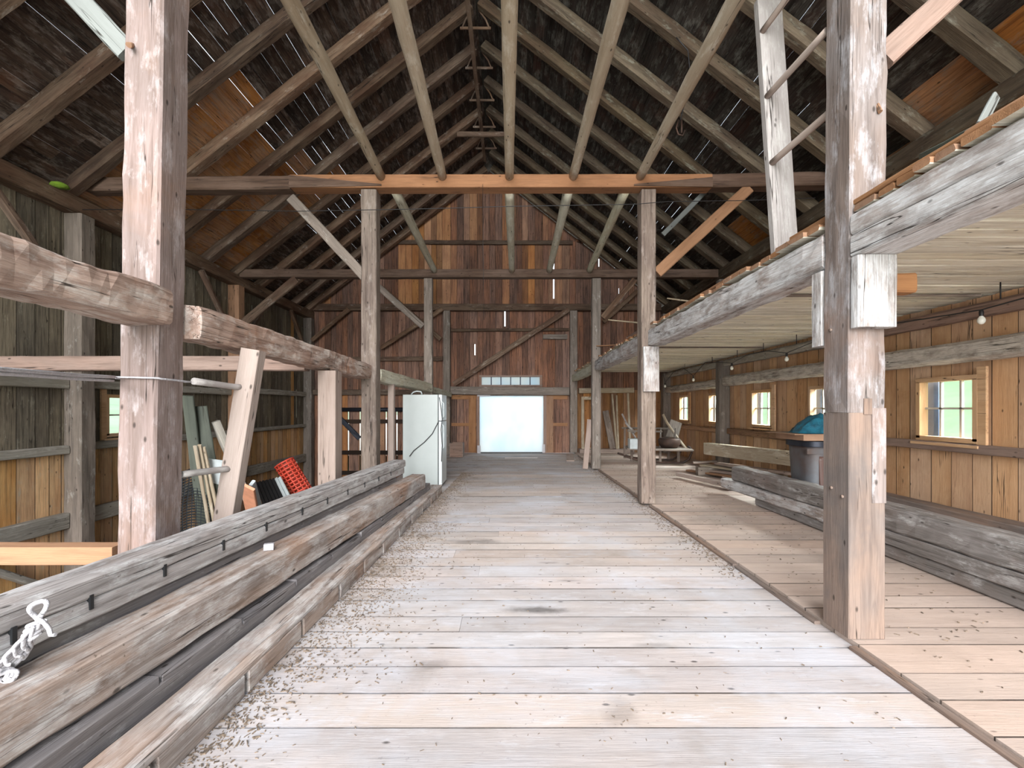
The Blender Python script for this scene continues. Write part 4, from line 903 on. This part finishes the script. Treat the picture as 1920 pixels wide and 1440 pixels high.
# ------------------------------------------------------------------ things leaning in the lower bay
def foot(px,py): D=(EYE-GZ-.02)*F/(py-CY); return P(px,py,D)
def lean(name,a,Da,c,w,h,mat,lab,cat='board',**k):
    return timber_obj(name,foot(*c)+V(0,0,0),P(*a,Da),w,h,mat,lab,cat,None,**k)
lean('leaning_beam',(404,790),6.6,(520,1070),.13,.10,M_girtL,'grey squared beam leaning behind the short ladder rail','beam',kind='thing')
lean('mossy_plank',(352,742),6.3,(392,1080),.04,.16,M_green,'dark mossy plank leaning beside the mesh roll',up=(1,0,0))
lean('green_board',(368,762),6.45,(425,1085),.30,.03,M_green,'wide grey green board leaning in the lower bay',up=(0,1,0))
for i,(a,c) in enumerate([((366,836),(408,1078)),((374,834),(420,1076)),((382,838),(432,1074))]):
    lean('lath',a,6.2+.05*i,c,.05,.03,M_pole,['pale lath leaning nearest the massive post','pale lath leaning in the middle of three','pale lath leaning nearest the ladder rail'][i],up=(0,1,0))
lean('pale_sheet',(404,862),6.5,(436,1070),.26,.02,M_ltgrey,'pale panel leaning behind the ladder rail','panel',up=(0,1,0))
lean('foam_board',(464,912),6.4,(488,1040),.22,.04,M_foam,'orange foam board standing beside the ladder rail','foam board',up=(0,1,0),rough=0)
lean('white_edge_board',(473,905),6.6,(512,1045),.05,.10,M_ltgrey,'narrow white board beside the orange foam board',up=(0,1,0),rough=0)
# ribbed panels
t=empty('ribbed_panel',foot(540,1040),'dark ribbed plastic panel with a pale side leaning by the red fence roll','panel')
p0=foot(530,1040)
for i in range(8):
    a=P(480+i*6.3,905-i*1.4,7.9); c=P(505+i*6.8,968-i*2.2,7.6); c=a+(c-a)*1.9
    b=MB(); b.timber(a,c,.052,.03,(0,1,0),rough=0,cham=.01); b.obj('rib',M_black if i<6 else M_ltgrey,t)
# red fence roll
t=empty('snow_fence_roll',foot(600,1030),'roll of bright red slatted fence leaning in the lower bay','fence')
A=P(533,868,8.2); Cc=P(575,935,8.2); Cc=A+(Cc-A)*1.55; ax=(Cc-A)
b=MB()
for k in range(19):
    q=A+ax*(k/18); d=ax.normalized(); u=d.orthogonal().normalized(); w=d.cross(u)
    pts=[q+(u*math.cos(x*math.pi/6)+w*math.sin(x*math.pi/6))*.17 for x in range(13)]
    b.pole(pts,.017,seg=6,cap=False,rough=0)
b.obj('hoops',M_red,t)
b=MB()
for x in range(12):
    d=ax.normalized(); u=d.orthogonal().normalized(); w=d.cross(u); o_=(u*math.cos(x*math.pi/6)+w*math.sin(x*math.pi/6))*.16
    b.pole([A+o_,Cc+o_],.014,seg=6,rough=0)
b.obj('lengthwise_strips',M_red,t)
lean('white_wall_brace',(570,868),9.2,(500,1010),.10,.12,M_girtL,'pale plank slanting behind the red fence roll') if False else None
for i,(a,c) in enumerate([((551,868),(590,990)),((556,866),(560,990)),((546,880),(600,985))]):
    q=foot(*c); pole_obj('garden_stick',[q,P(a[0],a[1],9.0)],.014,M_pole,['thin stick behind the fence roll, tallest','thin stick behind the fence roll, most upright','thin stick behind the fence roll, most slanted'][i],'stick','thin sticks behind the fence roll')
# mesh roll
t=None
b=MB(); Am=V(-4.62,6.85,GZ); R=.28; H=1.66
N=26;Mh=40
def mp(i,j):
    th=2*math.pi*i/N; z=j/Mh*H; r=R*(1+.12*math.sin(2*th+1)+.10*mn.noise(Vector((math.cos(th)*1.5,math.sin(th)*1.5,z*2.2))))
    return Am+V(math.cos(th)*r+.05*z,math.sin(th)*r*.8,z+.03*math.sin(3*th))
for j in range(Mh+1): b.pole([mp(i,j) for i in range(N+1)],.0065,seg=4,cap=False,rough=0,smooth=False)
for i in range(N): b.pole([mp(i,j) for j in range(0,Mh+1,2)],.0065,seg=4,cap=False,rough=0,smooth=False)
tag(b.obj('mesh_roll',M_mesh),'standing roll of black plastic mesh in the lower bay','mesh roll')
# ------------------------------------------------------------------ string lights
t=empty('string_light',(4.9,9,2.6),'string of round bulbs on black cable hooked beneath the loft deck','string light')
BL=[(1840,600),(1475,673),(1372,690),(1300,712),(1247,724)]
pts=[]; XB=4.88
bw=[]
for px,py in BL:
    D=XB*F/(px-CX); bw.append(P(px,py,D))
for i,c in enumerate(bw):
    b=MB(); r=.034
    b.lathe(c,[(0,-.045),(.018,-.041),(.031,-.024),(.035,-.004),(.030,.016),(.017,.036),(.013,.048)],14); o=b.obj('bulb',M_bulb,t)
    b=MB(); b.lathe(c,[(.0165,.040),(.019,.05),(.019,.095),(.008,.105),(0,.106)],12); b.obj('socket',M_black,o)
b=MB(); path=[V(XB,3.0,2.64)]
for i,c in enumerate(bw):
    path.append(c+V(0,0,.105)); 
    nx=bw[i+1] if i<4 else c+V(0,.6,.05)
    for f in (.33,.66): 
        q=c.lerp(nx,f); path.append(V(XB,q.y,2.60+.03*math.sin(q.y*4)))
b.pole(path,.007,seg=6,sub=.15,rough=0,cap=False); b.obj('cable',M_black,t)
for y in (4.5,6.0,7.7,8.7,9.7,10.9,12.6):
    b=MB(); b.pole([(XB-.06,y,2.57),(XB-.06,y,2.735)],.006,seg=6); b.obj('hook',M_black,t)
# ------------------------------------------------------------------ wires and tackle overhead
b=MB()
b.pole([P(362,393,7.0)+V(-2,0,0),P(362,393,6.9),P(560,396,6.9),P(780,392,6.9),P(955,387,6.9),P(1190,383,6.9),P(1250,378,6.9),P(1400,376,6.9),(4.6,6.9,4.66)],.006,seg=6,cap=False,rough=0)
tag(b.obj('overhead_wire',M_black),'thin black wire strung across just below the orange tie beam','wire')
b=MB(); b.pole([P(905,345,6.8),P(906,470,6.8),P(907,600,6.8)],.003,seg=5); tag(b.obj('hanging_wire',M_black),'hair thin wire hanging straight down over the aisle','wire')
t=empty('hanging_tackle',P(1275,230,5.6),'small black hook tackle hanging from a looped cord above the loft','hook')
Dt=5.6
b=MB(); b.pole([P(1268,70,Dt),P(1290,95,Dt),P(1294,140,Dt),P(1284,190,Dt),P(1276,225,Dt)],.007,seg=6,sub=.06,rough=0); b.pole([P(1268,180,Dt),P(1278,215,Dt)],.006,seg=6); b.obj('cord',M_black,t)
b=MB(); b.pole([P(1272,225,Dt),P(1268,240,Dt),P(1272,252,Dt),P(1280,254,Dt),P(1284,244,Dt)],.010,seg=8); b.pole([P(1278,225,Dt),P(1278,250,Dt)],.012,seg=8); b.obj('hook',M_iron,t)
# ------------------------------------------------------------------ straw and dirt on the floor
random.seed(11); b=MB()
def chip(x,y,z,s):
    a=random.uniform(0,math.pi); l=s*random.uniform(.6,2.2); w=s*random.uniform(.12,.5); dx,dy=math.cos(a)*l/2,math.sin(a)*l/2; ex,ey=-math.sin(a)*w/2,math.cos(a)*w/2; h=.002+random.random()*.004
    vs=[(x-dx-ex,y-dy-ey,z),(x+dx-ex,y+dy-ey,z),(x+dx+ex,y+dy+ey,z),(x-dx+ex,y-dy+ey,z)]; vs+= [(q[0],q[1],z+h) for q in vs]
    b.add(vs,[(3,2,1,0),(4,5,6,7),(0,1,5,4),(1,2,6,5),(2,3,7,6),(3,0,4,7)],[V(*q) for q in vs],random.random())
for k in range(6500):
    y=1.6+random.random()**1.1*9; edge=-1.42+ (y-1)*.034
    x=edge+abs(random.gauss(0,.28 if 2.5<y<6 else .14)); 
    if x>2: continue
    chip(x,y,.002,.008 if random.random()<.85 else .018)
for k in range(1500):
    y=random.uniform(4,14); x=2.1-abs(random.gauss(0,.10)); chip(x,y,.002,.014)
for k in range(900): chip(random.uniform(-1.2,2.0),random.uniform(1.6,14),.002,.009)
for k in range(500):
    y=random.uniform(2,12); chip(random.uniform(2.4,3.6),y,.036,.014)
tag(b.obj('straw_litter',M_straw),'straw and dirt litter scattered on the floor boards beside the timber pile','litter',kind='stuff')
# ------------------------------------------------------------------ outside
bm=MB(); N=24; vs=[];fs=[]
def hill(x,y):
    z=-1.25
    if x>9: z+=(x-9)*.30+1.5*mn.noise(Vector((x*.05,y*.05,1)))
    if x<-10: z+=(-x-10)*.14
    if y>60: z-=(y-60)*.03
    return z
xs=[-160,-110,-70,-40,-25,-15,-10,-6,0,6,9,12,16,21,28,36,46,60,80,110,150]; ys=[-120,-60,-30,-15,-5,0,4,8,12,16,20,26,34,45,60,80,120,200]
for x in xs:
    for y in ys: vs.append((x,y,hill(x,y)-.0))
for i in range(len(xs)-1):
    for j in range(len(ys)-1): a=i*len(ys)+j; fs.append((a,a+len(ys),a+len(ys)+1,a+1))
bm.add(vs,fs,[V(*v) for v in vs],.5,smooth=True); tag(bm.obj('ground_meadow',M_grass),'grassy meadow rising beyond the windows','meadow',kind='structure')
b=MB(); b.box((.07,15.36,-.06),(.07,190,-.6),60,.08); b.box((.0,-1.42,-.06),(.0,-60,-.3),40,.08); tag(b.obj('ground_yard',M_yard),'pale gravel yard outside the far doorway, with added pale ground behind the barn','yard',kind='structure')  # rear slab added so grass does not bounce green light inside
